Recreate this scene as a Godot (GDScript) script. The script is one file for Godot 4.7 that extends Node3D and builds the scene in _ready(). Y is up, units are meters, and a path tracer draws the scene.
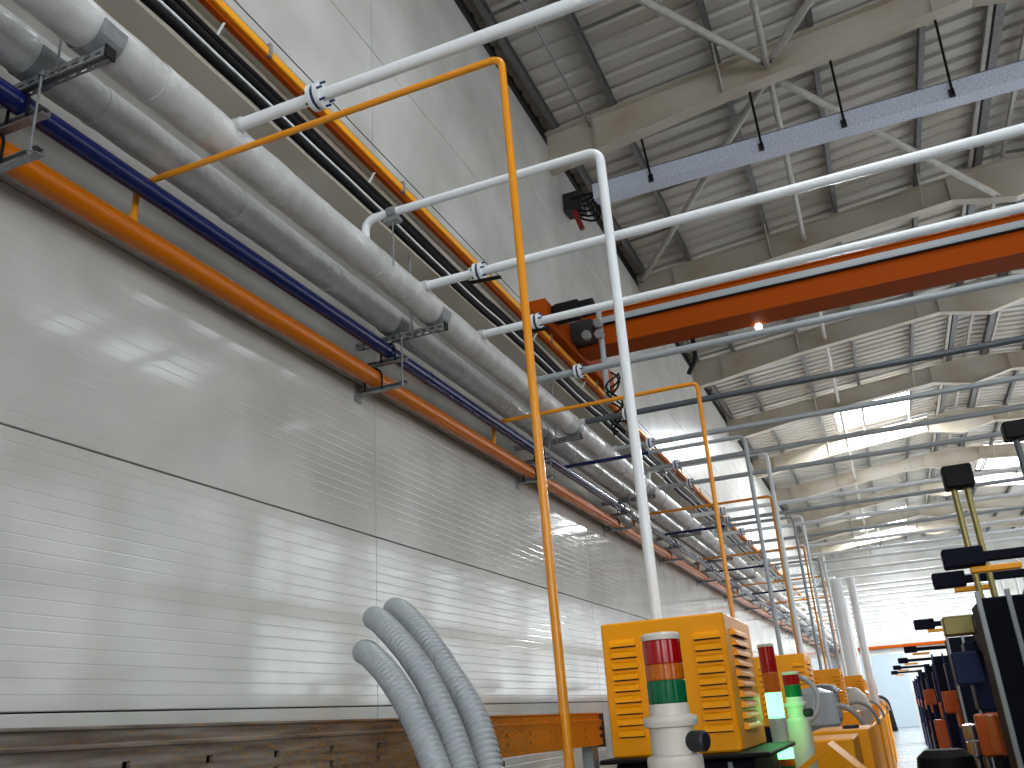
extends Node3D
# Machine hall: services wall with pipe racks, roof steel, bridge crane, two rows of machines.
# Shapes are written relative to the eye; EYE lifts them so that the floor is y = 0.
const EYE := 1.6
const WALL := -3.1          # face of the services wall
const RIGHT := 9.9          # face of the opposite wall
const RIDGE := 3.4
const FAR := -55.0
const NEAR := 7.0
const SKY_GLOW := 8.0
const SIDE_GLOW := 1.2
const END_GLOW := 2.5
const END_LIGHT := 2.1
const SKY_LIGHT := 5.0       # area light energy per square metre
const SIDE_LIGHT := 0.5
var M := {}
var rng := RandomNumberGenerator.new()
var used := {}

# ---------------------------------------------------------------- mesh builder
class MB:
	var v := PackedVector3Array()
	var n := PackedVector3Array()
	var uv := PackedVector2Array()
	func tri(a: Vector3, b: Vector3, c: Vector3, na: Vector3, nb: Vector3, nc: Vector3) -> void:
		v.append(a); v.append(c); v.append(b)
		n.append(na); n.append(nc); n.append(nb)
	func quad(a: Vector3, b: Vector3, c: Vector3, d: Vector3) -> void:   # counter-clockwise seen from the front
		var m := (b - a).cross(c - a)
		if m.length_squared() < 1e-16: m = (c - a).cross(d - a)
		m = m.normalized()
		tri(a, b, c, m, m, m); tri(a, c, d, m, m, m)
	func box(lo: Vector3, hi: Vector3) -> void:
		boxb((lo + hi) / 2, (hi - lo).abs() / 2, Basis.IDENTITY)
	func boxb(c: Vector3, h: Vector3, b: Basis) -> void:
		var p := []
		for i in 8:
			p.append(c + b * Vector3(h.x * (1 if i & 1 else -1), h.y * (1 if i & 2 else -1), h.z * (1 if i & 4 else -1)))
		quad(p[4], p[5], p[7], p[6]); quad(p[1], p[0], p[2], p[3])
		quad(p[5], p[1], p[3], p[7]); quad(p[0], p[4], p[6], p[2])
		quad(p[6], p[7], p[3], p[2]); quad(p[0], p[1], p[5], p[4])
	func cbox(lo: Vector3, hi: Vector3, e: float) -> void:              # chamfered box
		var c := (lo + hi) / 2; var h := (hi - lo).abs() / 2
		var ax := [Vector3.RIGHT, Vector3.UP, Vector3.BACK]
		for k in 3:
			var u: Vector3 = ax[(k + 1) % 3]; var w: Vector3 = ax[(k + 2) % 3]; var m: Vector3 = ax[k]
			var hu: float = h[(k + 1) % 3]; var hw: float = h[(k + 2) % 3]; var hm: float = h[k]
			for s in [-1.0, 1.0]:
				var o: Vector3 = c + m * hm * s
				var a: Vector3 = u * (hu - e) * s; var d: Vector3 = w * (hw - e)
				quad(o - a - d, o + a - d, o + a + d, o - a + d)
			for s in [-1.0, 1.0]:                                         # edges parallel to w, between m and u
				for q in [-1.0, 1.0]:
					var p0: Vector3 = c + m * hm * s + u * (hu - e) * q; var p1: Vector3 = c + m * (hm - e) * s + u * hu * q
					var d2: Vector3 = w * (hw - e) * s * q
					quad(p0 - d2, p1 - d2, p1 + d2, p0 + d2)
	func beam(a: Vector3, b: Vector3, wide: float, tall: float, up := Vector3.UP) -> void:   # rectangular bar between two points
		var f := (b - a).normalized(); var s := f.cross(up).normalized(); var t := s.cross(f)
		boxb((a + b) / 2, Vector3(wide / 2, tall / 2, a.distance_to(b) / 2), Basis(s, t, -f))
	func prism(poly: Array, p0: Vector3, p1: Vector3, ex: Vector3, ey: Vector3) -> void:     # polygon (x along ex, y along ey) swept from p0 to p1
		var pts := PackedVector2Array(poly)
		var flip := (ex.cross(ey)).dot(p1 - p0) < 0
		var area := 0.0
		for i in pts.size(): area += pts[i].cross(pts[(i + 1) % pts.size()])
		if (area < 0) != flip: pts.reverse()
		var k := pts.size()
		for i in k:
			var a := ex * pts[i].x + ey * pts[i].y; var b := ex * pts[(i + 1) % k].x + ey * pts[(i + 1) % k].y
			quad(p0 + a, p0 + b, p1 + b, p1 + a)
		var id := Geometry2D.triangulate_polygon(pts)
		var m := (p1 - p0).normalized()
		for i in range(0, id.size(), 3):
			var q := []
			for j in 3: q.append(ex * pts[id[i + j]].x + ey * pts[id[i + j]].y)
			if ((q[1] - q[0]).cross(q[2] - q[0])).dot(m) < 0: q.reverse()
			tri(p1 + q[0], p1 + q[1], p1 + q[2], m, m, m)
			tri(p0 + q[0], p0 + q[2], p0 + q[1], -m, -m, -m)
	func sweep(path: Array, radii, sides := 10, caps := true) -> void:
		var rings := []; var norms := []
		var k := path.size()
		var f: Vector3 = (path[1] - path[0]).normalized()
		var s := f.cross(Vector3.UP if absf(f.y) < 0.9 else Vector3.RIGHT).normalized()
		for i in k:
			var g: Vector3 = ((path[mini(i + 1, k - 1)] - path[i]).normalized() + (path[i] - path[maxi(i - 1, 0)]).normalized()).normalized()
			s = (s - g * s.dot(g)).normalized()
			var t := g.cross(s)
			var r: float = radii if radii is float else radii[i]
			var slope := 0.0
			if not radii is float and i > 0 and i < k - 1: slope = (radii[i + 1] - radii[i - 1]) / maxf(path[i + 1].distance_to(path[i - 1]), 1e-5)
			var ring := []; var nn := []
			for j in sides:
				var d := s * cos(TAU * j / sides) + t * sin(TAU * j / sides)
				ring.append(path[i] + d * r); nn.append((d - g * slope).normalized())
			rings.append(ring); norms.append(nn)
		for i in k - 1:
			for j in sides:
				var q := (j + 1) % sides
				var a: Vector3 = rings[i][j]; var b: Vector3 = rings[i][q]; var c: Vector3 = rings[i + 1][q]; var d: Vector3 = rings[i + 1][j]
				var na: Vector3 = norms[i][j]; var nb: Vector3 = norms[i][q]; var nc: Vector3 = norms[i + 1][q]; var nd: Vector3 = norms[i + 1][j]
				tri(a, b, c, na, nb, nc); tri(a, c, d, na, nc, nd)
		if caps:
			for e in [0, k - 1]:
				var m: Vector3 = (path[0] - path[1]).normalized() if e == 0 else (path[k - 1] - path[k - 2]).normalized()
				for j in sides:
					var a: Vector3 = rings[e][j]; var b: Vector3 = rings[e][(j + 1) % sides]
					if (a - path[e]).cross(b - path[e]).dot(m) < 0: tri(path[e], b, a, m, m, m)
					else: tri(path[e], a, b, m, m, m)
	func lathe(profile: Array, at: Vector3, axis := Vector3.UP, sides := 24, ribs := 0.0) -> void:   # profile of Vector2(radius, height)
		var s := axis.cross(Vector3.RIGHT if absf(axis.x) < 0.9 else Vector3.UP).normalized(); var t := s.cross(axis)
		for i in profile.size() - 1:
			var p: Vector2 = profile[i]; var q: Vector2 = profile[i + 1]
			var sl := Vector2(q.y - p.y, p.x - q.x).normalized()
			for j in sides:
				var a0 := TAU * j / sides; var a1 := TAU * (j + 1) / sides
				var k0 := 1.0 - (ribs if j % 2 else 0.0); var k1 := 1.0 - (ribs if (j + 1) % 2 else 0.0)
				var d0 := s * cos(a0) + t * sin(a0); var d1 := s * cos(a1) + t * sin(a1)
				var A := at + d0 * p.x * k0 + axis * p.y; var B := at + d1 * p.x * k1 + axis * p.y
				var C := at + d1 * q.x * k1 + axis * q.y; var D := at + d0 * q.x * k0 + axis * q.y
				if ribs > 0.0:
					quad(B, A, D, C) if (A - B).cross(D - B).dot(d0) > 0 else quad(A, B, C, D)
				else:
					var n0 := d0 * sl.x + axis * sl.y; var n1 := d1 * sl.x + axis * sl.y
					tri(B, A, D, n1, n0, n0); tri(B, D, C, n1, n0, n1)
	func mesh(offset: Vector3) -> ArrayMesh:
		var w := PackedVector3Array()
		w.resize(v.size())
		for i in v.size(): w[i] = v[i] - offset
		var a := []; a.resize(Mesh.ARRAY_MAX)
		a[Mesh.ARRAY_VERTEX] = w; a[Mesh.ARRAY_NORMAL] = n
		if uv.size() == v.size(): a[Mesh.ARRAY_TEX_UV] = uv
		var m := ArrayMesh.new(); m.add_surface_from_arrays(Mesh.PRIMITIVE_TRIANGLES, a)
		return m

# ---------------------------------------------------------------- scene helpers
func numbered(called: String) -> String:
	var k: int = used.get(called, 0); used[called] = k + 1
	return called if k == 0 else "%s_%03d" % [called, k]
func tag(o: Node, label: String, category: String, group := "") -> void:
	o.set_meta("label", label); o.set_meta("category", category)
	if group: o.set_meta("group", group)
func thing(called: String, label: String, category: String, at: Vector3, group := "") -> Node3D:
	var o := Node3D.new(); o.name = numbered(called); add_child(o)
	o.position = at + Vector3(0, EYE, 0); o.set_meta("at", at)
	tag(o, label, category, group)
	return o
func part(t: Node3D, called: String, b: MB, m: Material) -> MeshInstance3D:
	var o := MeshInstance3D.new(); o.name = called
	var at: Vector3 = t.get_meta("at")
	o.mesh = b.mesh(at); o.material_override = m; o.set_meta("at", at)
	t.add_child(o, true)
	return o
func partm(t: Node3D, called: String, mesh: Mesh, m: Material, pos: Vector3, turn := Basis.IDENTITY) -> MeshInstance3D:   # shared mesh
	var o := MeshInstance3D.new(); o.name = called
	var at: Vector3 = t.get_meta("at")
	o.mesh = mesh; o.material_override = m; o.transform = Transform3D(turn, pos - at); o.set_meta("at", pos)
	t.add_child(o, true)
	return o
func single(called: String, label: String, category: String, b: MB, m: Material, at: Vector3, group := "") -> MeshInstance3D:
	var o := MeshInstance3D.new(); o.name = numbered(called); o.mesh = b.mesh(at); o.material_override = m
	add_child(o); o.position = at + Vector3(0, EYE, 0); tag(o, label, category, group)
	return o
func struct(called: String, label: String, category: String, at := Vector3.ZERO) -> Node3D:
	var o := thing(called, label, category, at); o.set_meta("kind", "structure")
	return o
func copy(o: Node3D, shift: Vector3, label := "") -> Node3D:
	var r: Node3D = o.duplicate(); r.name = numbered(String(o.get_meta("base", o.name))); add_child(r); r.position = o.position + shift
	if label: r.set_meta("label", label)
	return r
func bend(pts: Array, rad: float, k := 6) -> Array:                     # round the corners of a polyline
	var out := [pts[0]]
	for i in range(1, pts.size() - 1):
		var p: Vector3 = pts[i]
		var a: Vector3 = (pts[i - 1] - p).normalized(); var b: Vector3 = (pts[i + 1] - p).normalized()
		var r := minf(rad, minf(p.distance_to(pts[i - 1]), p.distance_to(pts[i + 1])) * 0.49)
		var c := p + (a + b) * r
		for j in k + 1:
			var th := PI / 2 * j / k
			out.append(c - b * r * cos(th) - a * r * sin(th))
	out.append(pts[-1])
	return out

# ---------------------------------------------------------------- materials
func noise_image(size: int, freq: float, sd: int, lo: Color, hi: Color, octaves := 4, power := 1.0) -> ImageTexture:
	var f := FastNoiseLite.new(); f.seed = sd; f.frequency = freq; f.fractal_octaves = octaves
	var src := f.get_seamless_image(size, size)
	var im := Image.create(size, size, true, Image.FORMAT_RGB8)
	for y in size:
		for x in size:
			im.set_pixel(x, y, lo.lerp(hi, pow(src.get_pixel(x, y).r, power)))
	im.generate_mipmaps()
	return ImageTexture.create_from_image(im)
func normal_image(size: int, freq: float, sd: int, strength: float) -> ImageTexture:
	var f := FastNoiseLite.new(); f.seed = sd; f.frequency = freq; f.fractal_octaves = 4
	var im := f.get_seamless_image(size, size); im.convert(Image.FORMAT_RGB8)
	im.bump_map_to_normal_map(strength); im.generate_mipmaps()
	return ImageTexture.create_from_image(im)
func mat(key: String, c: Color, rough := 0.5, metal := 0.0, spec := 0.5) -> StandardMaterial3D:
	var m := StandardMaterial3D.new(); m.resource_name = key
	m.albedo_color = c; m.roughness = rough; m.metallic = metal; m.metallic_specular = spec
	M[key] = m
	return m
func mottle(m: StandardMaterial3D, tex: Texture2D, scale: float) -> StandardMaterial3D:
	m.albedo_texture = tex; m.uv1_triplanar = true; m.uv1_world_triplanar = true; m.uv1_scale = Vector3.ONE * scale
	return m
func glow(key: String, c: Color, e: float, base := Color(0.8, 0.8, 0.8)) -> StandardMaterial3D:
	var m := mat(key, base, 0.4)
	m.emission_enabled = true; m.emission = c; m.emission_energy_multiplier = e
	return m

func make_materials() -> void:
	var dust := noise_image(256, 0.012, 3, Color(0.86, 0.86, 0.85), Color.WHITE)
	var fine := noise_image(256, 0.05, 7, Color(0.8, 0.8, 0.8), Color.WHITE)
	var stain := noise_image(256, 0.01, 11, Color(0.84, 0.79, 0.71), Color.WHITE, 5, 0.7)
	var cloth := normal_image(256, 0.03, 5, 5.0)
	mottle(mat("wall", Color(0.81, 0.805, 0.785), 0.09, 0.0, 0.55), dust, 0.25)
	mottle(mat("wall_b", Color(0.80, 0.795, 0.775), 0.09, 0.0, 0.55), dust, 0.25)
	mottle(mat("wall_up", Color(0.81, 0.805, 0.785), 0.28, 0.0, 0.5), dust, 0.25)
	mat("gap", Color(0.16, 0.15, 0.14), 0.8)
	mottle(mat("deck", Color(0.75, 0.742, 0.725), 0.5), stain, 0.12)
	mottle(mat("deck_b", Color(0.72, 0.71, 0.69), 0.5), stain, 0.12)
	mottle(mat("steel_paint", Color(0.74, 0.72, 0.68), 0.45), stain, 0.2)
	mottle(mat("brace_paint", Color(0.73, 0.715, 0.68), 0.4), fine, 0.5)
	mottle(mat("galv", Color(0.62, 0.625, 0.63), 0.38, 0.35), fine, 1.2)
	mottle(mat("purlin", Color(0.46, 0.455, 0.45), 0.5, 0.2), fine, 0.8)
	mottle(mat("tray", Color(0.85, 0.88, 0.95), 0.4, 0.1), fine, 2.0)
	mottle(mat("floor", Color(0.62, 0.64, 0.66), 0.22), dust, 0.3)
	mottle(mat("girder", Color(0.82, 0.80, 0.76), 0.5), stain, 0.3)
	var jk := mottle(mat("jacket", Color(0.84, 0.835, 0.83), 0.3), dust, 0.9)
	jk.normal_enabled = true; jk.normal_texture = cloth; jk.normal_scale = 0.5
	mat("white_pipe", Color(0.91, 0.92, 0.925), 0.25)
	mat("grey_pipe", Color(0.62, 0.64, 0.65), 0.35)
	mat("dark_pipe", Color(0.30, 0.32, 0.34), 0.4)
	mat("orange_pipe", Color(0.76, 0.40, 0.01), 0.24, 0.0, 0.4)
	mat("gas_pipe", Color(0.90, 0.57, 0.08), 0.28)
	mat("blue_pipe", Color(0.03, 0.085, 0.30), 0.18)
	mat("rail_yellow", Color(0.96, 0.64, 0.06), 0.35)
	mat("crane", Color(0.61, 0.255, 0.0), 0.6, 0.0, 0.2)
	mat("rubber", Color(0.035, 0.033, 0.035), 0.65, 0.0, 0.3)
	mat("black", Color(0.04, 0.04, 0.045), 0.6, 0.0, 0.3)
	mat("flange_blue", Color(0.12, 0.20, 0.36), 0.4)
	mat("bolt", Color(0.62, 0.63, 0.65), 0.3, 0.8)
	mat("cover_yellow", Color(1.0, 0.65, 0.02), 0.36, 0.0, 0.35)
	mat("navy", Color(0.045, 0.05, 0.11), 0.65, 0.0, 0.25)
	mat("navy_mid", Color(0.10, 0.15, 0.30), 0.5, 0.0, 0.35)
	mat("profile", Color(0.58, 0.59, 0.60), 0.35, 0.4)
	mat("machine_orange", Color(0.80, 0.36, 0.06), 0.4)
	mat("steel", Color(0.70, 0.70, 0.70), 0.22, 0.9)
	mat("brass_rod", Color(0.52, 0.47, 0.27), 0.3, 0.5)
	mat("conduit", Color(0.60, 0.615, 0.62), 0.3)
	mat("ivory", Color(0.80, 0.77, 0.72), 0.4)
	mat("lens_red", Color(0.62, 0.03, 0.04), 0.12)
	mat("lens_amber", Color(0.72, 0.36, 0.05), 0.12)
	mat("lens_green", Color(0.02, 0.36, 0.22), 0.12)
	mat("door_blue", Color(0.64, 0.69, 0.72), 0.4)
	mat("grip_dark", Color(0.10, 0.10, 0.11), 0.5)
	mat("red", Color(0.45, 0.05, 0.04), 0.5)
	glow("lit_green", Color(0.45, 1.0, 0.6), 6.0, Color(0.2, 0.7, 0.4))
	glow("lit_lamp", Color(1.0, 0.97, 0.9), 8.0)
	glow("daylight", Color(0.93, 0.97, 1.0), SKY_GLOW)
	glow("daylight_dull", Color(0.93, 0.97, 1.0), 3.0)
	glow("daylight_end", Color(0.95, 0.975, 1.0), END_GLOW)
	glow("daylight_side", Color(0.95, 0.975, 1.0), SIDE_GLOW)

# ---------------------------------------------------------------- roof heights (relative to the eye)
func rafter_top(x: float) -> float:
	return 7.78 + 0.09 * (x + 3.1) if x < RIDGE else 7.78 + 0.09 * (2 * RIDGE - x + 3.1)
func rafter_bottom(x: float) -> float:
	if x > RIDGE: x = 2 * RIDGE - x
	if x > 2.45: return lerpf(7.82, 7.60, (x - 2.45) / (RIDGE - 2.45))
	return lerpf(7.18, 7.82, (x + 3.1) / 5.55) if x < -0.6 else lerpf(7.53, 7.82, (x + 0.6) / 3.05)

func daylight(size: Vector2, at: Vector3, down: Vector3, energy: float, along: Vector3) -> void:
	var l := AreaLight3D.new(); l.name = numbered("daylight"); add_child(l)
	l.area_size = size; l.area_normalize_energy = false; l.light_energy = energy; l.shadow_enabled = true
	l.light_color = Color(0.95, 0.975, 1.0); l.area_range = 80.0; l.area_attenuation = 2.0
	var z := -down.normalized(); var x := along.normalized()
	l.transform = Transform3D(Basis(x, z.cross(x), z), at + Vector3(0, EYE, 0))

func _ready() -> void:
	rng.seed = 41
	# ---- camera
	var cam := Camera3D.new(); cam.name = "camera"; add_child(cam)
	cam.position = Vector3(0, EYE, 0); cam.rotation_degrees = Vector3(21.11286, 21.30143, -4.00542)
	cam.fov = 47.332; cam.near = 0.05; cam.far = 200.0; cam.current = true
	# ---- sky and exposure
	var env := Environment.new()
	env.background_mode = Environment.BG_SKY
	var sky := Sky.new(); var sm := ProceduralSkyMaterial.new()
	sm.sky_top_color = Color(0.62, 0.72, 0.86); sm.sky_horizon_color = Color(0.85, 0.88, 0.92)
	sm.ground_horizon_color = Color(0.6, 0.6, 0.6); sm.ground_bottom_color = Color(0.4, 0.4, 0.4)
	sky.sky_material = sm; env.sky = sky
	env.tonemap_mode = Environment.TONE_MAPPER_LINEAR; env.tonemap_exposure = 0.6
	env.sdfgi_enabled = true; env.ssao_enabled = true; env.ssil_enabled = true
	var we := WorldEnvironment.new(); we.name = "environment"; we.environment = env; add_child(we)
	make_materials()
	build_shell()
	build_roof()
	build_daylight()
	build_runway_and_crane()
	build_pipe_rack()
	build_cross_pipes()
	build_drops()
	build_cable_tray()
	build_left_machines()
	build_foreground()
	build_right_machines()
	build_far_end()
	for c in get_children(): clean(c)
func clean(o: Node) -> void:
	if o.has_meta("at"): o.remove_meta("at")
	if o.has_meta("base"): o.remove_meta("base")
	for c in o.get_children(): clean(c)

# ---------------------------------------------------------------- building shell
func ribbed(h: float, len_: float, ribs: int) -> ArrayMesh:             # wall panel: face at x = 0 looking +x, from z = 0 to -len_, y = 0 to h
	var b := MB.new(); var e := 0.004
	var pr := [Vector2(0, 0), Vector2(-e, 0)]
	pr = []
	pr.append(Vector2(-0.05, 0.0)); pr.append(Vector2(-e, 0.0)); pr.append(Vector2(0, e))
	for i in range(1, ribs):
		var y := h * i / ribs
		pr.append(Vector2(0, y - 0.004)); pr.append(Vector2(-0.0007, y - 0.001)); pr.append(Vector2(-0.0007, y + 0.001)); pr.append(Vector2(0, y + 0.004))
	pr.append(Vector2(0, h - e)); pr.append(Vector2(-e, h)); pr.append(Vector2(-0.05, h))
	b.prism(pr, Vector3.ZERO, Vector3(0, 0, -len_), Vector3.RIGHT, Vector3.UP)
	return b.mesh(Vector3.ZERO)

func build_shell() -> void:
	var b := MB.new()
	var fl := struct("floor", "smooth pale grey painted concrete floor of the hall", "floor", Vector3(0, -1.6, -24))
	b.box(Vector3(WALL - 0.3, -1.9, FAR - 0.3), Vector3(RIGHT + 0.3, -1.6, NEAR + 0.3)); part(fl, "floor_slab", b, M.floor)
	# services wall: backing and sandwich panels
	var w := struct("wall_left", "glossy white ribbed sandwich panel wall behind the pipe rack", "wall", Vector3(WALL, -1.6, -24))
	b = MB.new(); b.box(Vector3(WALL - 0.3, -1.6, FAR), Vector3(WALL - 0.045, 8.4, NEAR)); part(w, "backing", b, M.gap)
	var rows := [-1.6, -0.93, 0.158, 1.25, 2.30, 3.35, 4.40, 5.46, 6.42, 7.62]
	var zs := [NEAR]
	for k in range(0, 12): zs.append(-0.15 - 5.0 * k if k < 3 else -5.0 * k)
	zs[1] = -0.15; zs[2] = -5.19; zs[3] = -10.0
	for r in rows.size() - 1:
		var h: float = rows[r + 1] - rows[r] - 0.007
		var made := {}
		for k in zs.size() - 1:
			var ln: float = zs[k] - zs[k + 1] - 0.006
			if ln < 0.1: continue
			var key := roundi(ln * 1000)
			if not made.has(key): made[key] = ribbed(h, ln, 18 if r < 4 else 1)
			partm(w, "wall_panel", made[key], M.wall_up if r >= 5 else (M.wall if (k + r) % 2 else M.wall_b), Vector3(WALL, rows[r] + 0.0035, zs[k] - 0.003))
	# opposite wall: solid below, piers between the window bands, solid above
	var wr := struct("wall_right", "white painted wall under and over the long side windows", "wall", Vector3(RIGHT, -1.6, -24))
	b = MB.new(); b.box(Vector3(RIGHT, -1.6, FAR), Vector3(RIGHT + 0.3, SILL, NEAR)); part(wr, "lower_wall", b, M.wall_up)
	b = MB.new(); b.box(Vector3(RIGHT, HEAD, FAR), Vector3(RIGHT + 0.3, 8.4, NEAR)); part(wr, "upper_wall", b, M.wall_up)
	var wb := struct("wall_back", "pale panel wall closing the far end of the hall", "wall", Vector3(3.4, -1.6, FAR))
	b = MB.new(); b.box(Vector3(WALL - 0.3, -1.6, FAR - 0.3), Vector3(RIGHT + 0.3, 8.6, FAR)); part(wb, "end_wall", b, M.wall_up)
	var wf := struct("wall_front", "pale panel wall closing the near end of the hall", "wall", Vector3(3.4, -1.6, NEAR))
	b = MB.new(); b.box(Vector3(WALL - 0.3, -1.6, NEAR), Vector3(RIGHT + 0.3, 8.6, NEAR + 0.3)); part(wf, "end_wall", b, M.wall_up)

const SILL := 0.8
const HEAD := 6.2
# skylight openings: x0, x1, z0 (near), z1 (far), light
const LIGHTS := [[-0.2, 1.95, -0.4, -4.6, 0.75], [-0.2, 1.95, -25.9, -29.6, 9.0], [-0.3, 2.6, -30.4, -31.6, 8.0], [-0.3, 1.95, -45.2, -49.6, 9.0], [4.6, 6.6, -35.4, -39.6, 9.0], [7.1, 8.3, -10.6, -19.6, 0.35], [4.5, 6.1, -11.0, -19.6, 0.3]]

func sheet_mesh(x0: float, x1: float, wide: float, ribs: int) -> ArrayMesh:    # corrugated sheet, ribs along x, x0..x1 on one slope, width along -z
	var b := MB.new(); var p := wide / ribs
	var prof := []                                                                # (z, y)
	for i in ribs:
		var z := -p * i
		prof.append_array([Vector2(z, 0.0), Vector2(z - p * 0.58, 0.0), Vector2(z - p * 0.68, 0.045), Vector2(z - p * 0.9, 0.045)])
	prof.append(Vector2(-wide, 0.0))
	for i in prof.size() - 1:
		var a: Vector2 = prof[i]; var c: Vector2 = prof[i + 1]
		var y0 := rafter_top(x0) + 0.17; var y1 := rafter_top(x1) + 0.17
		b.quad(Vector3(x0, y0 + a.y, a.x), Vector3(x1, y1 + a.y, a.x), Vector3(x1, y1 + c.y, c.x), Vector3(x0, y0 + c.y, c.x)) if false else b.quad(Vector3(x0, y0 + c.y, c.x), Vector3(x1, y1 + c.y, c.x), Vector3(x1, y1 + a.y, a.x), Vector3(x0, y0 + a.y, a.x))
		var t := Vector3(0, 0.006, 0)                                             # outer skin, a sheet's thickness above
		b.quad(Vector3(x0, y0 + a.y, a.x) + t, Vector3(x1, y1 + a.y, a.x) + t, Vector3(x1, y1 + c.y, c.x) + t, Vector3(x0, y0 + c.y, c.x) + t)
	return b.mesh(Vector3.ZERO)

func build_roof() -> void:
	var roof := struct("ceiling", "corrugated cream metal roof sheets over the hall", "roof", Vector3(RIDGE, rafter_top(RIDGE) + 0.17, -24))
	var meshes := {}
	var k := 0
	for slope in 2:
		var z := 7.2
		while z > FAR - 0.2:
			var wide := 1.24
			# split the sheet where a skylight lies in it
			var spans := [[WALL - 0.2, RIDGE]] if slope == 0 else [[RIDGE, RIGHT + 0.2]]
			for s in LIGHTS:
				if (s[0] < RIDGE) != (slope == 0): continue
				if z - wide / 2 < s[2] and z - wide / 2 > s[3]:
					var cut := []
					for sp in spans:
						if s[0] > sp[0] and s[1] < sp[1]: cut.append([sp[0], s[0]]); cut.append([s[1], sp[1]])
						else: cut.append(sp)
					spans = cut
			for sp in spans:
				var key := "%.2f %.2f" % [sp[0], sp[1]]
				if not meshes.has(key): meshes[key] = sheet_mesh(sp[0], sp[1], wide, 4)
				partm(roof, "roof_sheet", meshes[key], M.deck if k % 3 else M.deck_b, Vector3(0, (0.004 if k % 2 else 0.0), z))
			z -= wide; k += 1
	# weather cover above the sheets so that no light leaks through the joints
	var c := MB.new()
	for slope in 2:
		var xa := WALL - 0.3 if slope == 0 else RIDGE; var xb := RIDGE if slope == 0 else RIGHT + 0.3
		var cuts := [NEAR + 0.3]
		for s in LIGHTS:
			if (s[0] < RIDGE) == (slope == 0): cuts.append(s[2]); cuts.append(s[3])
		cuts.append(FAR - 0.3)
		cuts.sort(); cuts.reverse()
		for i in cuts.size() - 1:
			var mid: float = (cuts[i] + cuts[i + 1]) / 2
			var spans := [[xa, xb]]
			for s in LIGHTS:
				if (s[0] < RIDGE) == (slope == 0) and mid < s[2] and mid > s[3]:
					var cut := []
					for sp in spans:
						if s[0] > sp[0] and s[1] < sp[1]: cut.append([sp[0], s[0]]); cut.append([s[1], sp[1]])
						else: cut.append(sp)
					spans = cut
			for sp in spans:
				var y0 := rafter_top(sp[0]) + 0.24; var y1 := rafter_top(sp[1]) + 0.24
				c.prism([Vector2(sp[0], y0), Vector2(sp[1], y1), Vector2(sp[1], y1 + 0.08), Vector2(sp[0], y0 + 0.08)], Vector3(0, 0, cuts[i]), Vector3(0, 0, cuts[i + 1]), Vector3.RIGHT, Vector3.UP)
	part(roof, "insulation_layer", c, M.deck)
	# purlins
	var rows := [-2.95, -2.08, -0.6, 0.62, 2.0, 2.98, 3.82, 4.8, 6.18, 7.4, 8.88, 9.75]
	for i in rows.size():
		var x: float = rows[i]; var y := rafter_top(x) + 0.005
		var b := MB.new(); var d := 0.155
		var s := 1.0 if x < RIDGE else -1.0
		var hw := 0.036 if i not in [5, 6] else 0.06
		b.prism([Vector2(-hw, 0), Vector2(hw, 0), Vector2(hw, 0.02), Vector2(hw - 0.006, 0.02), Vector2(hw - 0.006, 0.006), Vector2(-hw + 0.006, 0.006), Vector2(-hw + 0.006, d - 0.006), Vector2(hw, d - 0.006), Vector2(hw, d), Vector2(-hw, d)], Vector3(x, y, NEAR - 0.05), Vector3(x, y, FAR + 0.05), Vector3(s, 0.09, 0), Vector3.UP)
		var lb := "dark galvanised roof purlin running the length of the hall"
		if i == 0 or i == 11: lb = "dark eaves beam tucked where roof meets wall"
		elif i in [5, 6]: lb = "wide grey ridge purlin beside pale ridge strips"
		single("roof_purlin", lb, "purlin", b, M.purlin, Vector3(x, y, -24), "eaves beams" if i in [0, 11] else ("ridge purlins" if i in [5, 6] else "roof purlins"))
	for x in [2.86, 3.38, 3.95]:
		var b := MB.new(); b.box(Vector3(x - 0.03, rafter_top(x) + 0.03, FAR + 0.1), Vector3(x + 0.03, rafter_top(x) + 0.10, NEAR - 0.1))
		single("ridge_strip", "pale painted strip running along the roof ridge", "strip", b, M.brace_paint, Vector3(x, rafter_top(x), -24), "ridge strips")
	# rafters every five metres
	var first: Node3D = null
	var xs := [WALL, -2.4, -0.6, 1.0, 2.45, RIDGE, 4.35, 5.8, 7.4, 9.2, RIGHT]
	for z in range(5, -55, -5):
		if first:
			copy(first, Vector3(0, 0, z - 5.0), {-10: "cream tapered roof rafter carrying the hung grey cable tray", -15: "cream tapered roof rafter just beyond the orange bridge crane"}.get(z, "")); continue
		first = thing("roof_rafter", "cream tapered steel roof rafter with haunched ridge spanning the hall", "rafter", Vector3(RIDGE, 7.6, z), "roof rafters")
		first.set_meta("base", "roof_rafter")
		var web := MB.new(); var bf := MB.new(); var tf := MB.new()
		for i in xs.size() - 1:
			var a: float = xs[i]; var c2: float = xs[i + 1]
			web.prism([Vector2(a, rafter_bottom(a) + 0.01), Vector2(c2, rafter_bottom(c2) + 0.01), Vector2(c2, rafter_top(c2) - 0.01), Vector2(a, rafter_top(a) - 0.01)], Vector3(0, 0, z - 0.006), Vector3(0, 0, z + 0.006), Vector3.RIGHT, Vector3.UP)
			bf.beam(Vector3(a, rafter_bottom(a), z), Vector3(c2, rafter_bottom(c2), z), 0.2, 0.016)
			tf.beam(Vector3(a, rafter_top(a) - 0.01, z), Vector3(c2, rafter_top(c2) - 0.01, z), 0.2, 0.014)
		part(first, "web", web, M.steel_paint); part(first, "bottom_flange", bf, M.steel_paint); part(first, "top_flange", tf, M.steel_paint)
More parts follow.
